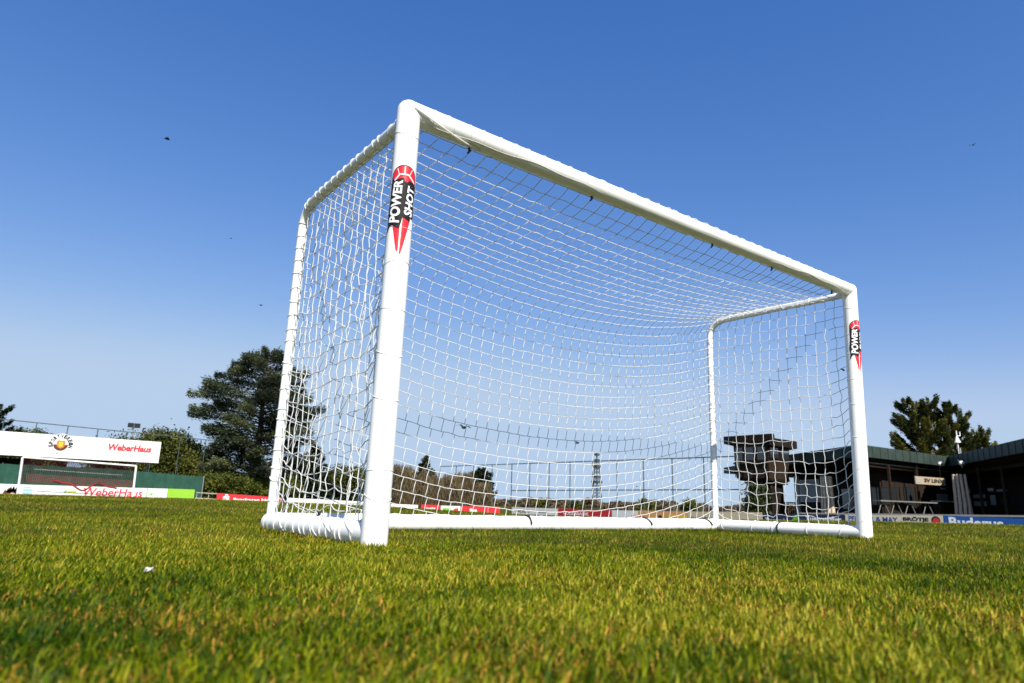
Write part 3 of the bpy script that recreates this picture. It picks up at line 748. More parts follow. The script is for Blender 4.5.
em.build('emblem', [M['ink_white'], M['ink_black'], M['ink_brown'], M['ink_grey'], M['ink_orange'], M['ink_yellow']], st)

wb = thing('windbreak_fence', (3, 55, g(3, 55)), 'green cloth windbreak fence behind the far goal', 'fence')
c0 = -4.0; c1 = float(on_y(203, 477, 55)[0]); m = MB()
def wbt(x): return 1.80 if x < 5 else 1.80-.30*(x-5)/(c1-5)
nseg = 60
vs = []; fs = []
for k in range(nseg+1):
    x = lerp(c0, c1, k/nseg); yy = 55+.035*math.sin(k*1.9)+.02*math.sin(k*.7)
    vs += [(x, yy, g(3, 55)+.1), (x, yy, wbt(x)+.015*math.sin(k*1.3)), (x, yy+.02, wbt(x)+.015*math.sin(k*1.3)), (x, yy+.02, g(3, 55)+.1)]
for k in range(nseg):
    for j in range(4): fs.append((4*k+j, 4*k+(j+1) % 4, 4*k+4+(j+1) % 4, 4*k+4+j))
m.add(vs, fs); m.build('cloth', M['green_cloth'], wb)
for k in range(7):
    x = lerp(c0, c1+.1, k/6); MB().tube([(x, 55.14, g(3, 55)), (x, 55.14, wbt(x)+.08)], .04, 8).build('post', M['galv'] if k == 6 else M['fence_steel'], wb)
def catch_fence(name, p0, p1, z0, zt0, zt1, n, label, mid=None, r=.045, mesh_gap=0):
    o = thing(name, (*p0[:2], z0), label, 'fence', 'tall ball catching fences'); p0 = np.array(p0); p1 = np.array(p1)
    for k in range(n):
        t = k/(n-1); q = lerp(p0, p1, t); MB().tube([(q[0], q[1], z0-.3), (q[0], q[1], lerp(zt0, zt1, t))], r, 8).build('post', M['fence_steel'], o)
    MB().tube([(*p0, zt0), (*p1, zt1)], r, 8).build('rail', M['fence_steel'], o)
    if mid is not None: MB().tube([(*p0, mid[0]), (*p1, mid[1])], r, 8).build('rail', M['fence_steel'], o)
    return o
f0, f1 = on_y(-30, 416, 62), on_y(135, 433.3, 62)
catch_fence('catch_fence', f0[:2], (f1[0]+14, 62), -.5, f0[2], f1[2]-.35, 13, 'tall thin fence with a dark top rail behind the covered stand', r=.035)
q0, q1, q2, q3 = on_x(440, 466, 48), on_x(512, 464, 48), on_x(720, 457, 48), on_x(512, 490.5, 48)
catch_fence('catch_fence', (48, q1[1]), (48, on_x(738, 457, 48)[1]), -1.0, q1[2], q2[2], 10, 'tall ball fence of posts and rails beyond the right touchline', (q3[2], on_x(720, 489.5, 48)[2]), r=.05)
a_, b_ = on_y(440, 466.5, 78), on_y(512, 464, 70)
catch_fence('catch_fence', a_[:2], (48, q1[1]), -1.0, a_[2], q1[2], 5, 'tall ball fence running behind the brown hedge in the far corner', r=.05)

# ------------------------------------------------------------------ commentators' tower
def plan(px, depth): return np.array(gxy(px, depth))
TD = 57.0
L0, L1, L2 = plan(736.3, TD+1.6), plan(771.3, TD-.9), plan(793.3, TD+1.2)
L3 = L0+(L2-L1)
zc = lambda py, px=768, d=TD: zat(px, py, d)
tower = thing('commentary_tower', (*((L1+L3)/2), g(*((L1+L3)/2))), 'brown timber commentary tower with a flat roof on a dark stem', 'tower')
ctr = (L0+L1+L2+L3)/4
def shrink(f, pts=(L0, L1, L2, L3)): return [ctr+(p-ctr)*f for p in pts]
zt, zb_ = zc(441.5), zc(478)
m = MB(); lo, hi = shrink(.93), shrink(1.0); n = 4
m.add([(*p, zb_) for p in lo]+[(*p, zt) for p in hi], [(3, 2, 1, 0), (4, 5, 6, 7)]+[(i, (i+1) % 4, 4+(i+1) % 4, 4+i) for i in range(4)])
m.build('cabin', M['brown_wood'], tower)
r1 = [plan(726.8, TD+2.2), plan(778.3, TD-1.5), plan(779.3, TD+.5), plan(742.8, TD+5)]
MB().prism(r1, zc(441.3), zc(433.2)).build('roof', M['dark_wood'], tower)
r2 = [plan(773.8, TD-1.4), plan(801.8, TD+1.4), plan(787.8, TD+4.5), plan(762.8, TD+2)]
MB().prism(r2, zc(445), zc(437.2)).build('roof', M['dark_wood'], tower)
MB().prism([plan(741.3, TD+1.4), plan(771.8, TD-.7), plan(791.8, TD+1.2), plan(762.8, TD+3.5)], zc(480.5), zc(478.02)).build('floor_slab', M['dark_wood'], tower)
MB().prism([plan(745.8, TD+1.2), plan(770.8, TD-.4), plan(789.8, TD+1.2), plan(764.8, TD+3.2)], zc(483.5), zc(480.52)).build('floor_slab', M['dark_wood'], tower)
MB().prism([plan(757.8, TD+1.2), plan(772.8, TD), plan(784.8, TD+1.5), plan(770.8, TD+3)], -1.2, zc(483.52)).build('stem', M['dark_wood'], tower)
def face_pane(a, b, za, zbm, t0, t1, mname, nm='window', proud=.03):
    a = np.array(a); b = np.array(b); d = (b-a)/np.linalg.norm(b-a); nrm = np.array([d[1], -d[0]])
    f = .97
    p0_, p1_ = lerp(a, b, t0)+nrm*proud, lerp(a, b, t1)+nrm*proud
    fr = MB().wall(p0_, p1_, za, zbm, .06).build(nm, M['dark_wood'], tower)
    MB().wall(lerp(p0_, p1_, .1)+nrm*.035, lerp(p0_, p1_, .9)+nrm*.035, za+.1, zbm-.1, .02).build('pane', M[mname], fr)
H0, H1, H2 = hi[0], hi[1], hi[2]
for t0, t1, mn in ((.04, .30, 'glass'), (.34, .62, 'glass'), (.68, .98, 'glass')):
    face_pane(H0, H1, zc(459 if t0 > .7 else 461), zc(445), t0, t1, mn)
face_pane(H1, H2, zc(458), zc(445.5), .05, .48, 'glass'); face_pane(H1, H2, zc(459), zc(447), .54, .96, 'glass')
for t in (.02, .33, .66, .985):
    p = lerp(H0, H1, t); MB().wall(p-(H1-H0)*.01+np.array([-.02, -.06]), p+(H1-H0)*.01+np.array([-.02, -.06]), zc(477), zc(442), .05).build('batten', M['dark_wood'], tower)
MB().wall(lerp(H0, H1, -.04)+np.array([-.03, -.09]), lerp(H0, H1, 1.0)+np.array([-.03, -.09]), zc(463.4), zc(461.6), .08).build('sill', M['brown_wood'], tower)
MB().tube([(*plan(731.8, TD+2), zc(470.5)), (*plan(740.8, TD+1.2), zc(471.8))], .05, 8).build('lamp', M['dark_wood'], tower)

# ------------------------------------------------------------------ clubhouse
ZT = zat(953, 455.5, 56.0)
def roof_depth(px, py): return (ZT-CAM[2])/float(ray(px, py)[2])
FA, FB_, FC, FD = [plan(px, roof_depth(px, py)) for px, py in ((788, 454.5), (866, 443.0), (955, 455.5), (1080, 426.5))]
WA, WB_, WC, WD_ = plan(798, 64.0), plan(884, 52.5), plan(958, 60.5), plan(1110, 41.0)
ZF = ZT-.86; ZG = -1.0
ch = thing('clubhouse', (*((FB_+FC)/2), ZG), 'dark flat roofed clubhouse with a green copper roof edge', 'clubhouse')
back = [WD_+np.array([26, 3]), WC+np.array([16, 22]), WA+np.array([8, 14])]
MB().prism([FA+np.array([.1, .1]), FB_+np.array([.12, .1]), FC+np.array([.12, .12]), FD+np.array([.1, .1]), *back], ZF+.12, ZT-.05).build('roof', M['roof_grey'], ch)
def strip(pA_, pB_, z0, z1, th, m, name, inset=0.0):
    return MB().wall(pA_, pB_, z0, z1, th).build(name, M[m], ch)
for a, b, tag_ in ((FA, FB_, 0), (FB_, FC, 1), (FC, FD, 2)):
    f = MB().wall(a, b, ZF, ZT, .12).build('fascia', M['copper'], ch)
    d = (b-a)/np.linalg.norm(b-a); nn = np.array([d[1], -d[0]]); L = np.linalg.norm(b-a); k = .5
    while k < L-.2:
        q = a+d*k+nn*.075; MB().wall(q-d*.025, q+d*.025, ZF+.01, ZT-.01, .04).build('seam', M['copper'], f); k += 1.15
# soffit: sloped boards from the roof edge back to the wall
ZS = ZF-.95
for a, b, c, d_ in ((FA, FB_, WB_, WA), (FB_, FC, WC, WB_), (FC, FD, WD_, WC)):
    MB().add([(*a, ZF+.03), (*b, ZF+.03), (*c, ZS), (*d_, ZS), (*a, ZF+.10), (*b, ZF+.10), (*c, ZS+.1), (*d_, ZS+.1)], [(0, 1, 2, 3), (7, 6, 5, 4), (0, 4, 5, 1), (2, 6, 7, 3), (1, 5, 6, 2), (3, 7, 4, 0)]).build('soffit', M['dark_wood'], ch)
for a, b in ((WA, WB_), (WB_, WC), (WC, WD_)):
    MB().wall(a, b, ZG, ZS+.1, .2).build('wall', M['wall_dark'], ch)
def inset_line(a, b, c, d_, t): return lerp(a, d_, t), lerp(b, c, t)
for (a, b, c, d_) in ((FB_, FC, WC, WB_), (FC, FD, WD_, WC)):
    p, q = inset_line(a, b, c, d_, .38)
    MB().wall(p, q, ZF-.62, ZF-.36, .16).build('beam', M['brown_wood'], ch)
    MB().wall(p-np.array([.12, .1]), q-np.array([.12, .1]), ZF-.36, ZF-.30, .06).build('gutter', M['concrete'], ch)
def on_wall(a, b, px0, px1, py0, py1, depth, name, mname, proud, sub=None):
    """a panel on wall a-b between two sight columns"""
    a = np.array(a); b = np.array(b); d = (b-a)/np.linalg.norm(b-a); nrm = np.array([d[1], -d[0]])
    def hit(px):
        r = ray(px, hor(px))[:2]; A = np.array([[r[0], -d[0]], [r[1], -d[1]]]); s = np.linalg.solve(A, a-CAM[:2]); return CAM[:2]+r*s[0], s[0]
    (p, dp), (q, dq) = hit(px0), hit(px1); dm = (dp+dq)/2; pm = (px0+px1)/2
    z0, z1 = zat(pm, py1, dm), zat(pm, py0, dm)
    o = MB().wall(p+nrm*proud, q+nrm*proud, z0, z1, .08).build(name, M[mname], ch)
    if sub:
        l = np.linalg.norm(q-p); f_ = .07/max(l, .3)
        MB().wall(lerp(p, q, f_)+nrm*(proud+.05), lerp(p, q, 1-f_)+nrm*(proud+.05), z0+.07, z1-.07, .02).build('pane', M[sub], o)
    return p, q, nrm, z0, z1, o
for px0, px1, py0, py1, sub in ((871, 878.5, 487, 505, 'glass'), (881, 889, 487, 505, 'glass'), (892, 898, 487, 506, 'glass'), (904, 913, 487, 508, 'glass'), (936.5, 948, 493, 503, 'pale_panel')):
    on_wall(WB_, WC, px0, px1, py0, py1, 0, 'window', 'dark_wood', .13, sub)
for px0, px1, py0, py1, sub in ((978, 991, 493.5, 499, 'pale_panel'), (978, 991, 500.5, 507, 'pale_panel'), (995, 1001, 494, 506, 'pale_panel'), (1005, 1013, 496, 506, 'glass'), (1015, 1034, 495.5, 506, 'glass')):
    on_wall(WC, WD_, px0, px1, py0, py1, 0, 'window', 'dark_wood', .13, sub)
on_wall(WA, WB_, 803, 822.5, 479.5, 502, 0, 'window', 'trim_white', .13, 'pale_panel')
on_wall(WA, WB_, 845, 858, 488, 510, 0, 'window', 'dark_wood', .13, 'glass')
on_wall(WB_, WC, 900, 903, 487, 510, 0, 'door_post', 'brown_wood', .16)
on_wall(WB_, WC, 916, 919, 487, 510, 0, 'door_post', 'brown_wood', .16)
pw = plan(798.5, 62.5); MB().box((pw[0], pw[1], ZG+(ZS+.1-ZG)/2), (.32, .32, ZS+.1-ZG)).build('corner_post', M['trim_white'], ch)
# log pillars: each a bundle of peeled trunks
def log_pillar(px, depth, pyt, half):
    c = plan(px, depth); zt_ = zat(px, pyt, depth); o = None; mb = MB(); rg = np.random.default_rng(int(px))
    for k in range(9):
        a = k/9*2*math.pi; r0, r1 = half*(.8+.4*rg.random()), half*(.65+.3*rg.random()); w_ = .085+.05*rg.random()
        mb.tube([(c[0]+r0*math.cos(a), c[1]+r0*math.sin(a), ZG), (c[0]+.5*(r0+r1)*math.cos(a+.25), c[1]+.5*(r0+r1)*math.sin(a+.25), (zt_+ZG)/2), (c[0]+r1*math.cos(a+.1), c[1]+r1*math.sin(a+.1), zt_)], [w_*1.2, w_, w_*.85], 8)
    return mb.build('log_pillar', M['log_wood'], ch)
log_pillar(965, 50.5, 474, .48); log_pillar(829, 53, 476, .42)
for px_, dp_ in ((893, 50.5), (921, 53.5), (984, 50.5), (1008, 47.5)):
    q = plan(px_, dp_); MB().box((q[0], q[1], (ZG+ZF-.4)/2), (.16, .16, ZF-.4-ZG)).build('veranda_post', M['brown_wood'], ch)
on_wall(WC, WD_, 969, 975, 489, 493, 0, 'notice_panel', 'pale_panel', .16); on_wall(WC, WD_, 994, 999, 488, 491, 0, 'notice_panel', 'trim_white', .16)
on_wall(WC, WD_, 1003, 1012, 489, 491.5, 0, 'notice_panel', 'pale_panel', .16); on_wall(WB_, WC, 942, 947, 487.5, 489.5, 0, 'notice_panel', 'trim_white', .16)
# club sign under the roof
sg_p = plan(919, 51.3); sg_q = plan(949, 53.2)
sign = thing('club_sign', (*((sg_p+sg_q)/2), zat(932, 484.5, 52)), 'long pale sign reading SV LINX hung below the clubhouse roof', 'sign')
z0_, z1_ = zat(932, 484.6, 52.3), zat(932, 476.8, 52.3)
MB().wall(sg_p, sg_q, z0_, z1_, .08).build('panel', M['sign_tan'], sign)
d = (sg_q-sg_p)/np.linalg.norm(sg_q-sg_p); nn = np.array([d[1], -d[0]]); L = np.linalg.norm(sg_q-sg_p)
tx = MB(); put_text(tx, 'SV LINX', (*(sg_p+d*L*.27+nn*.045), z0_+.16), d, L*.68, (z1_-z0_)*.52, .006, 0, .05, .1); tx.build('lettering', M['ink_black'], sign)
tx = MB(); q = sg_p+d*L*.05+nn*.047; tx.add([(*q, z0_+.15), (*(q+d*L*.14), z0_+.15), (*(q+d*L*.14), z1_-.15), (*q, z1_-.15)], [(0, 1, 2, 3)]); tx.build('emblem', M['ink_grey'], sign)
for t in (.12, .88):
    q = lerp(sg_p, sg_q, t); MB().tube([(*q, z1_), (*(q+np.array([.05, .05])), ZF-.3)], .02, 6).build('hanger', M['dark_wood'], sign)
# floodlights, drain pipe and aerial at the inner corner of the roof
for px_, py_, dp_, lab in ((940.5, 464, 53.2, 'oval spotlight left of the inner corner of the clubhouse roof'), (961.5, 463.2, 51.0, 'oval spotlight right of the inner corner of the clubhouse roof')):
    p = pt(px_, py_, dp_); s = thing('spotlight', p, lab, 'spotlight', 'spotlights on the clubhouse roof edge')
    MB().ball(p, .30, 14, 8, sq=(1.0, .6, .62)).build('housing', M['lamp_white'], s)
    MB().ball(p+np.array([-.10, -.16, -.02]), .17, 12, 6, sq=(1, .5, .9)).build('lamp_glass', M['glass'], s)
    MB().tube([p+np.array([0, .05, .1]), (p[0]+.2, p[1]+.3, ZF+.1)], .04, 6).build('bracket', M['galv'], s)
p = plan(968.5, 53.4); MB().tube([(*p, zat(968.5, 467, 53.4)), (*p, zat(968.5, 446.5, 53.4))], .08, 8).build('drain_pipe', M['galv'], ch)
ae = thing('roof_aerial', (*plan(967, 58), ZT-.05), 'small white aerial standing on the clubhouse roof', 'aerial')
p = plan(967, 58)
MB().tube([(*p, ZT-.1), (*p, zat(967, 428.5, 58))], .05, 6).build('mast', M['trim_white'], ae)
MB().tube([(*p, zat(967, 441, 58)), (*p, zat(967, 434, 58))], [.27, .05], 8).build('cone', M['trim_white'], ae)
p2 = plan(970.5, 58); MB().tube([(*p, zat(967, 434.2, 58)), (*p2, zat(970.5, 433.8, 58)), (*p2, zat(970.5, 429.5, 58))], .045, 6).build('side_arm', M['trim_white'], ae)
# trestle barrier on the terrace
tb0, tb1 = plan(878, 47.5), plan(935, 50.5); tzt = zat(906, 501.2, 49); tzb = -.85
tr = thing('trestle_table', (*((tb0+tb1)/2), tzb), 'long pale trestle table with crossed legs on the clubhouse terrace', 'table')
MB().wall(tb0, tb1, tzt-.08, tzt, .6).build('table_top', M['table_grey'], tr)
for t in (.10, .32, .56, .88):
    q = lerp(tb0, tb1, t); dd = (tb1-tb0)/np.linalg.norm(tb1-tb0)
    for s_ in (-1, 1):
        MB().tube([(*(q+dd*s_*1.25), tzb), (*(q+dd*s_*.12), tzt-.08)], .032, 6).build('leg', M['table_grey'], tr)
kq = plan(944, 53.5)
kb = thing('wooden_counter', (*kq, tzb), 'low brown wooden counter beside the pale log pillar', 'counter')
kz = zat(944, 502, 53.5)
MB().box((kq[0], kq[1], (tzb+kz)/2), (1.6, .6, kz-tzb), d).build('body', M['brown_wood'], kb)
MB().box((kq[0], kq[1], kz+.04), (1.8, .8, .08), d).build('counter_top', M['log_wood'], kb)
tq0, tq1 = plan(783, 59), plan(797, 58)
rg_ = thing('terrace_railing', (*tq0, -1), 'dark slatted railing under the roof between tower and clubhouse', 'railing')
zr = zat(790, 502, 58.5)
MB().wall(tq0, tq1, zr-.1, zr, .08).build('rail', M['dark_wood'], rg_)
for k in range(7):
    q = lerp(tq0, tq1, (k+.2)/7); MB().box((q[0], q[1], (zr-1.2)/2), (.06, .06, zr-.1+1.2), d).build('baluster', M['dark_wood'], rg_)
# low brown wall under the grey window
on_wall(WA, WB_, 800, 824, 503, 516, 0, 'parapet', 'brown_wood', .4)

# ------------------------------------------------------------------ radio mast and floodlight mast far away
mb_ = on_y(597, 505, 200); mt = on_y(597, 453, 200)
rm = thing('radio_mast', (mb_[0], mb_[1], -1), 'tall lattice radio mast far beyond the pitch', 'mast')
x, y, z1m = mb_[0], mb_[1], mt[2]
m = MB()
for sx, sy in ((-1, -1), (1, -1), (1, 1), (-1, 1)): m.tube([(x+sx*1.5, y+sy*1.5, -1), (x+sx*.55, y+sy*.55, z1m*.86)], .2, 5)
for k in range(14):
    ta, tb_ = k/14, (k+1)/14; ra, rb_ = lerp(1.5, .55, ta), lerp(1.5, .55, tb_); za, zb2 = -1+ta*(z1m*.86+1), -1+tb_*(z1m*.86+1)
    for (ax_, ay_, bx_, by_) in ((-1, -1, 1, -1), (1, -1, 1, 1), (1, 1, -1, 1), (-1, 1, -1, -1)):
        m.tube([(x+ax_*ra, y+ay_*ra, za), (x+bx_*rb_, y+by_*rb_, zb2)], .11, 4); m.tube([(x+bx_*ra, y+by_*ra, za), (x+ax_*rb_, y+ay_*rb_, zb2)], .11, 4)
m.build('lattice', M['fence_steel'], rm)
MB().tube([(x, y, z1m*.84), (x, y, z1m)], .3, 6).build('pole', M['fence_steel'], rm)
for t, w_ in ((.97, 1.6), (.86, 1.6), (.74, 2.6), (.55, 2.2), (.45, 3.2)):
    MB().box((x, y, z1m*t), (w_, w_, .9)).build('antenna', M['fence_steel'], rm)
fp = on_y(134, 425.5, 72)
fl = thing('floodlight_mast', (fp[0], fp[1], -.5), 'floodlight on a slim mast above the trees left of the cedar', 'floodlight')
MB().tube([(fp[0], fp[1], -.5), (fp[0], fp[1], fp[2]-.2)], [.12, .07], 8).build('mast', M['galv'], fl)
for s_ in (-.28, .28): MB().box((fp[0]+s_, fp[1]-.05, fp[2]), (.5, .3, .42)).build('lamp', M['black_plastic'], fl)
shp = on_y(396, 494, 66)
sh_ = thing('dark_shed', (shp[0], shp[1], -1), 'small dark shed with a flat roof beside the brown hedge', 'shed')
MB().box((shp[0]-.2, shp[1]+1, .2), (1.6, 2, 2.4)).build('wall', M['wall_dark'], sh_); MB().box((shp[0]-.2, shp[1]+.9, 1.46), (2.0, 2.6, .12)).build('roof', M['dark_wood'], sh_)
MB().box((shp[0]+.1, shp[1]-.04, -.1), (.5, .08, 1.0)).build('door', M['pale_panel'], sh_)

# ------------------------------------------------------------------ trees
def lm(name, a, b, c, tr=.25): return leafmat(name, [(0, a), (.55, b), (1, c)], tr, .6)
M['cedar'] = lm('cedar needles', (.040, .052, .034), (.118, .148, .072), (.24, .26, .125), .4)
M['pine'] = lm('dark pine needles', (.014, .026, .012), (.035, .055, .018), (.075, .085, .022), .15)
M['yew'] = lm('golden green conifer sprays', (.022, .038, .014), (.090, .098, .020), (.22, .19, .030), .3)
M['broad'] = lm('olive foliage', (.030, .045, .010), (.095, .110, .020), (.20, .19, .035), .3)
M['bright'] = lm('yellow green shrub leaves', (.040, .060, .010), (.11, .125, .016), (.21, .20, .03), .3)
M['twigs'] = lm('bare spring twigs', (.065, .045, .026), (.125, .092, .050), (.18, .150, .075), .1)
def quads(P, D, N, l, w):
    """leaf shaped quads at P, long axis D, normal about N"""
    D = D/(np.linalg.norm(D, axis=1, keepdims=True)+1e-9); Sd = np.cross(N, D); Sd /= np.linalg.norm(Sd, axis=1, keepdims=True)+1e-9
    l = l[:, None]; w = w[:, None]
    v = np.stack([P-D*l*.5, P+Sd*w*.5, P+D*l*.5, P-Sd*w*.5], 1).reshape(-1, 3); return v
def leaf_obj(name, P, D, N, l, w, m, parent, rnd=None):
    n = len(P); v = quads(P, D, N, l, w); idx = np.arange(4*n); r = RNG.random(n) if rnd is None else np.clip(rnd, 0, 1)
    return fast_mesh(name, v, np.full(n, 4), idx, m, np.repeat(r, 4), parent)
def unit(n, rg): v = rg.normal(0, 1, (n, 3)); return v/np.linalg.norm(v, axis=1, keepdims=True)
def branch_tree(name, base, H, prof, nb, spread, m, label, cat='tree', group=None, rise=.1, droop=.12, per=260, ls=(.30, .10), flat=.12, z0=.12, r0=.3, seed=1, tw=1.0, gap=.0, up=.15, lead=1):
    """layered conifer: trunk, limbs, and sprays of needles along the limbs"""
    rg = np.random.default_rng(seed); x, y, zg = base
    o = thing(name, base, label, cat, group); tm = MB()
    heads = [(0, 0)] if lead == 1 else [(rg.normal(0, .05*H), rg.normal(0, .05*H)) for _ in range(lead)]
    for hx, hy in heads:
        tm.tube([(x, y, zg-.2), (x+hx*.15+.1, y+hy*.15, zg+H*.3), (x+hx*.6, y+hy*.6, zg+H*.65), (x+hx, y+hy, zg+H*.97)], [r0, r0*.8, r0*.45, .03], 8)
    PP, DD, NN, RR_ = [], [], [], []
    for k in range(nb):
        t = z0+(1-z0)*((k+.5*rg.random())/nb); hx, hy = heads[k % len(heads)]; q = min(1, t)
        a = k*2.39996+rg.normal(0, .3); Lb = prof(t)*spread*(.72+.42*rg.random()) 
        if Lb < .15: Lb = .15
        cx, cy, cz = x+hx*q, y+hy*q, zg+H*t
        nseg = 7; pts = []
        for s in range(nseg+1):
            u_ = s/nseg; rr = Lb*u_; pts.append((cx+rr*math.cos(a+.15*u_), cy+rr*math.sin(a+.15*u_), cz+Lb*(rise*math.sin(u_*1.7)+up*u_*u_-droop*u_*u_)))
        tm.tube(pts, [max(.012, r0*.28*(1-u/nseg*.9)*(1-t*.6)) for u in range(nseg+1)], 5, False)
        n = int(per*Lb/spread*1.6)+20; u = np.sqrt(rg.random(n))*.96+.04; pa = np.array(pts)
        fi = u*nseg; i = np.minimum(fi.astype(int), nseg-1); fr_ = (fi-i)[:, None]; P = pa[i]*(1-fr_)+pa[i+1]*fr_
        wd = tw*Lb*.30*(1-.72*np.abs(u-.42))
        # side twigs: clumped positions along the limb
        ncl = max(4, int(Lb*3.2)); clu = rg.random(n); tws = rg.integers(0, ncl, n)
        off_ = (rg.random((ncl,))-.5)*2; side = off_[tws]*wd*(.35+.65*clu)
        th = a+.15*u; dirx, diry = np.cos(th), np.sin(th)
        P = P+np.stack([-diry*side, dirx*side, rg.normal(0, flat, n)-.10*np.abs(side)], -1)+rg.normal(0, .06, (n, 3))
        sg = np.sign(side); D = np.stack([dirx-diry*sg*.7, diry+dirx*sg*.7, np.full(n, up+.05)], -1)+rg.normal(0, .35, (n, 3))
        N = np.stack([np.zeros(n), np.zeros(n), np.ones(n)], -1)+rg.normal(0, .45, (n, 3))
        PP.append(P); DD.append(D); NN.append(N); RR_.append(np.clip(.35+.25*rg.normal()+.25*rg.normal(0, 1, n), 0, 1))
    tm.build('trunk', M['bark'], o)
    P, D, N, R_ = map(np.concatenate, (PP, DD, NN, RR_)); n = len(P)
    leaf_obj('crown', P, D, N, ls[0]*(.6+.8*rg.random(n)), ls[1]*(.6+.8*rg.random(n)), m, o, R_)
    return o
def clump_tree(name, base, H, rx, ry, zc0, m, label, cat='tree', group=None, ncl=60, per=200, ls=.22, seed=1, r0=.18, cr=.16, fine=False):
    """broad crown of leaf clumps on forked limbs"""
    rg = np.random.default_rng(seed); x, y, zg = base; o = thing(name, base, label, cat, group); tm = MB()
    top = np.array([x, y, zg+H*.55]); tm.tube([(x, y, zg-.2), (x+.05, y, zg+H*.3), tuple(top)], [r0, r0*.8, r0*.5], 8)
    PP, RR_ = [], []
    for k in range(ncl):
        v = rg.normal(0, 1, 3); v /= np.linalg.norm(v); s = rg.random()**.45
        c = np.array([x+v[0]*rx*s, y+v[1]*ry*s, zg+zc0+(H-zc0)*.5+v[2]*(H-zc0)*.46*s])
        if k % 3 == 0: tm.tube([(x+.1*v[0], y+.1*v[1], zg+max(.3, min(c[2]-zg, H*.5)*.7)), tuple(lerp(top, c, .5)), tuple(c)], [r0*.4, r0*.22, .015], 5, False)
        rr = cr*min(rx, (H-zc0))*(.7+.7*rg.random()); P = c+rg.normal(0, 1, (per, 3))*rr*np.array([1.1, 1.1, .75]); PP.append(P); RR_.append(np.clip(.42+.22*rg.normal()+.22*rg.normal(0, 1, per), 0, 1))
    tm.build('trunk', M['bark'], o); P = np.concatenate(PP); P[:, 2] = np.maximum(P[:, 2], zg+.05); n = len(P)
    leaf_obj('crown', P, unit(n, rg), unit(n, rg)+np.array([0, 0, .6]), ls*(.6+.8*rg.random(n)), ls*.55*(.6+.8*rg.random(n)), m, o, np.concatenate(RR_)); return o
def bare_tree(base, H, rx, label, seed, group='bare trees of the far hedge', m='twigs', n=2600):
    H *= 1.12; rg = np.random.default_rng(seed); x, y, zg = base; o = thing('bare_tree', base, label, 'tree', group); tm = MB()
    for k in range(7):
        a = rg.random()*6.28; r = rx*.5*rg.random(); tm.tube([(x+r*.4*math.cos(a), y+r*.4*math.sin(a), zg-.1), (x+r*math.cos(a), y+r*math.sin(a), zg+H*.5), (x+1.5*r*math.cos(a), y+1.5*r*math.sin(a), zg+H*.92)], [.09, .06, .02], 5)
    tm.build('trunk', M['bark'], o)
    a = rg.random(n)*6.28; h = rg.random(n)**.8; r = rx*np.sqrt(rg.random(n))*(1-.35*(h-.5)**2*4*(h > .5))
    P = np.stack([x+r*np.cos(a), y+r*np.sin(a), zg+.25+h*H*.93*(.86+.14*np.cos(r*3+seed))], -1)
    D = np.stack([rg.normal(0, .3, n), rg.normal(0, .3, n), np.ones(n)], -1)
    leaf_obj('crown', P, D, unit(n, rg), .55+.6*rg.random(n), .035+.04*rg.random(n), M[m], o, np.clip(.5+.3*rg.normal(0, 1, n), 0, 1)); return o
# the big cedar
cb_ = on_y(262, 500, 62); ct = on_y(262, 348, 62)
cprof = lambda t: np.interp(t, [0, .12, .3, .5, .62, .72, .82, .92, 1], [.5, .70, .88, .95, 1.0, .86, .66, .42, .10])
cx_ = on_y(253, 500, 62)[0]; branch_tree('cedar_tree', (cx_, 62.5, -.6), ct[2]+.6, cprof, 112, 5.9, M['cedar'], 'big grey green cedar with layered branches behind the goal', seed=11, per=640, ls=(.33, .10), flat=.18, z0=.10, r0=.42, rise=.10, droop=.10, up=.14)
# conifers behind the clubhouse
def tree_at(px, depth): return plan(px, depth)
yp = lambda t: np.interp(t, [0, .3, .55, .75, .9, 1], [.6, .95, 1.0, .8, .5, .15])
p = plan(936, 70); branch_tree('conifer_tree', (*p, -.8), zat(934, 397, 70)+.8, yp, 70, 2.75, M['yew'], 'taller golden green conifer with upswept branches behind the clubhouse', group='conifers behind the clubhouse', seed=21, per=400, ls=(.42, .12), flat=.15, z0=.28, r0=.3, rise=.25, droop=0, up=.66, lead=3, tw=.85)
p = plan(957, 71); branch_tree('conifer_tree', (*p, -.8), zat(957, 404, 71)+.8, yp, 56, 2.4, M['yew'], 'second golden green conifer close on the right of the taller one', group='conifers behind the clubhouse', seed=22, per=400, ls=(.42, .12), flat=.15, z0=.3, r0=.28, rise=.25, droop=0, up=.66, lead=3, tw=.85)
p = plan(983, 72); branch_tree('conifer_tree', (*p, -.8), zat(980, 428, 72)+.8, yp, 36, 2.2, M['yew'], 'lowest golden green conifer right of the white aerial', group='conifers behind the clubhouse', seed=23, per=300, ls=(.36, .14), flat=.16, z0=.3, r0=.2, rise=.25, droop=0, up=.5, lead=2)
# left edge pine
q = on_y(-18, 404, 66); branch_tree('pine_tree', (q[0], 66, -.5), q[2]-.1, lambda t: np.interp(t, [0, .4, .8, 1], [.9, 1, .8, .3]), 46, 2.8, M['pine'], 'dark pine with upturned tips at the left edge above the banner', seed=31, per=170, ls=(.34, .12), flat=.08, z0=.4, rise=.2, droop=0, up=.55, tw=.6)
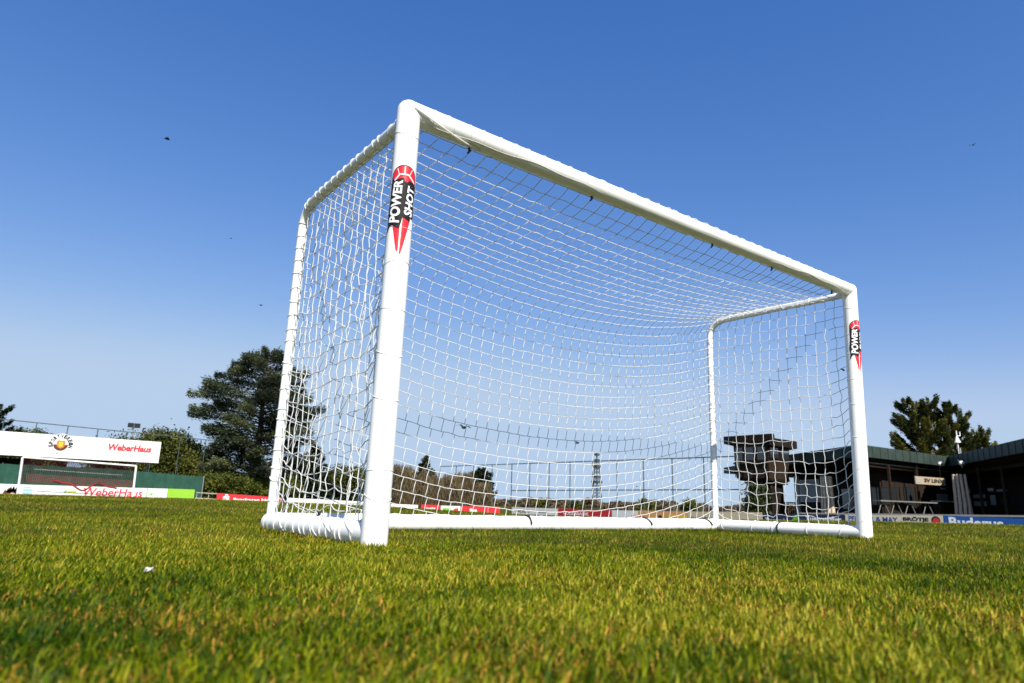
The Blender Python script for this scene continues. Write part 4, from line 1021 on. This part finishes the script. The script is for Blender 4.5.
# trees left of the cedar
def at_y(px, py, y): return on_y(px, py, y)
def bush(px, ytop, y, rx, m, label, seed, name='bushy_tree', group='trees and shrubs behind the left boards', zc0=.6, ncl=60, per=220, ls=.26, cat='tree'):
    t = at_y(px, ytop, y); return clump_tree(name, (t[0], y, -.5), t[2]+.5, rx, rx*.8, zc0, M[m], label, cat, group, ncl, per, ls, seed)
bush(158, 425, 68, 3.3, 'broad', 'dense olive tree rising behind the right end of the banner', 41, ncl=130)
bush(186, 436, 70, 2.2, 'bright', 'pale yellow green tree between the olive tree and the cedar', 42, ncl=44)
bush(205, 447, 66, 2.4, 'broad', 'low olive tree directly left of the cedar', 43)
bush(112, 442, 69, 1.6, 'pine', 'small dark shrub top just above the banner', 44, ncl=40)
for k, (px_, py_, rx_, lab) in enumerate(((18, 427, 1.2, 'leftmost sandy olive treetop above the banner'), (33, 424, 1.5, 'middle sandy olive treetop above the banner'), (48, 426.5, 1.1, 'right sandy olive treetop left of the round emblem'), (62, 434, .6, 'tiny grey treetop above the round emblem'))):
    bush(px_, py_, 78, rx_*1.25, 'broad', lab, 50+k, 'treetop_shrub', 'olive treetops above the banner', ncl=46, per=200, ls=.22)
for k, (px_, py_, rx_, lab) in enumerate(((212, 471, 1.3, 'yellow green shrub at the end of the windbreak'), (232, 474, 1.6, 'broad yellow green shrub left of the cedar trunk'), (262, 476, 1.7, 'yellow green shrub at the foot of the cedar'), (283, 478, 1.6, 'yellow green shrub partly behind the near side net'))):
    bush(px_, py_, 59.5, rx_, 'bright', lab, 60+k, 'shrub', zc0=.2, ncl=40, per=160, ls=.2, cat='shrub')
# behind the near side net
p = at_y(316, 445, 66); branch_tree('pine_tree', (p[0], 66, -.7), p[2]+.7, lambda t: np.interp(t, [0, .5, 1], [1, .8, .1]), 44, 2.4, M['pine'], 'dark pine seen through the near side net', seed=71, per=240, ls=(.34, .13), z0=.08)
bush(352, 465, 66, 2.0, 'broad', 'low olive tree seen through the near side net', 72)
bush(296, 470, 66, 2.0, 'pine', 'dark shrub between the cedar and the pine', 73)
bush(333, 468, 68, 2.2, 'pine', 'dark green shrub right behind the pine', 74)
# brown hedge row in the far corner
hl = ['first bare brown hedge tree next to the near post', 'second bare brown hedge tree in the far corner row', 'bare brown hedge tree in front of the narrow conifer', 'bare brown hedge tree right of the narrow conifer', 'bare brown hedge tree in the middle of the far row', 'bare brown hedge tree left of the dark pine', 'last low bare hedge tree at the end of the far row', 'bare brown tree seen between side net and near post']
for k, (px_, py_) in enumerate(((398, 470), (411, 471), (424, 472), (438, 472.5), (452, 474), (467, 476), (483, 487), (378, 470))):
    t = at_y(px_, py_, 66); bare_tree((t[0], 66+.5*(k % 2), -1), t[2]+1, 1.25, hl[k], 80+k)
p = at_y(426, 456, 70); branch_tree('conifer_tree', (p[0], 70, -1), p[2]+1, lambda t: np.interp(t, [0, .5, 1], [1, .7, .1]), 40, 2.2, M['broad'], 'narrow green conifer rising out of the brown hedge', seed=91, per=200, ls=(.30, .14), z0=.2)
p = at_y(481, 469, 71); branch_tree('pine_tree', (p[0], 71, -1), p[2]+1, lambda t: np.interp(t, [0, .5, .8, 1], [1, 1, .8, .3]), 40, 2.1, M['pine'], 'dark round pine at the right end of the brown hedge', seed=92, per=220, ls=(.32, .14), z0=.3)
# ivy on the tower's stem
t0 = plan(757, TD+.2); rg = np.random.default_rng(4); n = 3600
hh = rg.random(n); P = np.stack([t0[0]+rg.normal(0, .42, n)+.3*np.sin(hh*9), t0[1]+rg.normal(0, .42, n), -1+hh*(zc(484)+1)], -1)
iv = thing('ivy', (*t0, -1), 'dark green ivy climbing the left side of the tower stem', 'ivy')
MB().tube([(*t0, -1), (t0[0]+.1, t0[1], zc(490))], .06, 6).build('stem', M['bark'], iv)
leaf_obj('foliage', P, unit(n, rg), unit(n, rg), .18+.14*rg.random(n), .14+.1*rg.random(n), M['pine'], iv)
# trees at the horizon
far = [(540, 499, 'small round tree on the horizon left of the radio mast', 1.6), (528, 497, 'thin bare tree on the horizon nearest the brown hedge', 1.2), (576, 500, 'low brown tree on the horizon just left of the radio mast', 2.2), (620, 503, 'dark red brown tree on the horizon right of the radio mast', 2.2), (647, 497.5, 'round bare tree on the horizon above the orange board', 2.2), (668, 501, 'wide low tree on the horizon left of the rear upright', 3.0), (690, 500, 'grey bare tree on the horizon close to the rear upright', 2.0)]
for k, (px_, py_, lab, rx_) in enumerate(far):
    d_ = 130+8*(k % 3); p = plan(px_, d_); zt_ = zat(px_, py_, d_); clump_tree('distant_tree', (*p, -2.2), zt_+2.2, rx_, rx_, .4, M['twigs' if k % 2 else 'broad'], lab, 'tree', 'small trees along the horizon', 30, 90, .45, 100+k)
rg = np.random.default_rng(9); n = 26000
px_ = 380+rg.random(n)*460; dd = 230+rg.random(n)*40
XY = np.array([gxy(a, b) for a, b in zip(px_, dd)])
hgt = 1.2+1.6*value_noise(px_, dd*0+3, 14, 5)+1.0*value_noise(px_, dd*0+9, 4, 6)
P = np.stack([XY[:, 0], XY[:, 1], -1.2+rg.random(n)*hgt*1.15], -1)
wo = leaf_obj('treeline', P, unit(n, rg), unit(n, rg), .9+.8*rg.random(n), .5+.4*rg.random(n), M['twigs'], None, rg.random(n)*.5)
tag(wo, 'low brown line of woods along the far horizon', 'woods', kind='stuff')

# ------------------------------------------------------------------ birds
def bird(px, py, depth, span, roll, head, flap, label):
    p = pt(px, py, depth); o = thing('bird', p, label, 'bird', 'black birds in the sky')
    ax = CR*math.cos(roll)-CU*math.sin(roll); upv = CR*math.sin(roll)+CU*math.cos(roll); fw = CF*math.cos(head)+ax*math.sin(head); sd_ = np.cross(fw, upv)
    s = span
    MB().tube([p+fw*s*.30, p+fw*s*.20, p+fw*s*.02, p-fw*s*.16, p-fw*s*.30], [s*.012, s*.07, s*.10, s*.07, s*.04], 8).build('body', M['bird'], o)
    for sg in (-1, 1):
        a0_, a1_ = p+sd_*sg*s*.05, p+sd_*sg*s*.27+upv*s*flap; a2_ = p+sd_*sg*s*.50+upv*s*flap*.35-fw*s*.08
        m_ = MB(); vs = []
        for c_, ch_ in ((a0_, .27), (a1_, .24), (a2_, .05)):
            for dz in (.006, -.006): vs += [c_+fw*s*ch_*.55+upv*s*dz, c_-fw*s*ch_*.6+upv*s*dz]
        m_.add(vs, [(0, 1, 5, 4), (2, 6, 7, 3), (0, 4, 6, 2), (1, 3, 7, 5), (4, 5, 9, 8), (6, 10, 11, 7), (4, 8, 10, 6), (5, 7, 11, 9), (8, 9, 11, 10), (0, 2, 3, 1)]); m_.build('wing', M['bird'], o)
    return o
bird(167, 139, 45, .62, .2, .9, .16, 'black bird in open sky highest on the left')
bird(231, 238.5, 70, .36, 0, .5, .15, 'tiny black bird in open sky midway left of the goal')
bird(261, 305, 55, .48, .1, 1.2, -.14, 'small black bird in open sky just above the cedar')
bird(973, 145, 50, .56, -.2, .8, .12, 'black bird alone in the sky at the right')
bird(464, 427.5, 40, .95, .15, .35, .14, 'largest black bird with spread wings behind the back net')
bird(577, 443, 45, .58, .1, 1.1, .16, 'black bird behind the net above the radio mast')
bird(541, 477, 70, .34, 0, .6, .1, 'small black bird behind the net left of the radio mast')
bird(637, 486.5, 70, .40, 0, .8, .1, 'small black bird behind the net right of the radio mast')
# ------------------------------------------------------------------ a white scrap in the turf
q = ray(149, 569); tq = (0.035-CAM[2])/q[2]; q = CAM+q*tq
m = MB(); rg = np.random.default_rng(3); nn_ = 6; vs = []
for i in range(nn_):
    for j in range(nn_): vs.append((q[0]+(i/5-.5)*.016+rg.normal(0, .0015), q[1]+(j/5-.5)*.013+rg.normal(0, .0015), q[2]+.004*math.sin(i*1.9+j)+rg.normal(0, .0022)))
m.add(vs, [(i*nn_+j, (i+1)*nn_+j, (i+1)*nn_+j+1, i*nn_+j+1) for i in range(nn_-1) for j in range(nn_-1)])
so = m.build('paper_scrap', M['paper']); tag(so, 'tiny crumpled white scrap lying in the grass', 'litter')
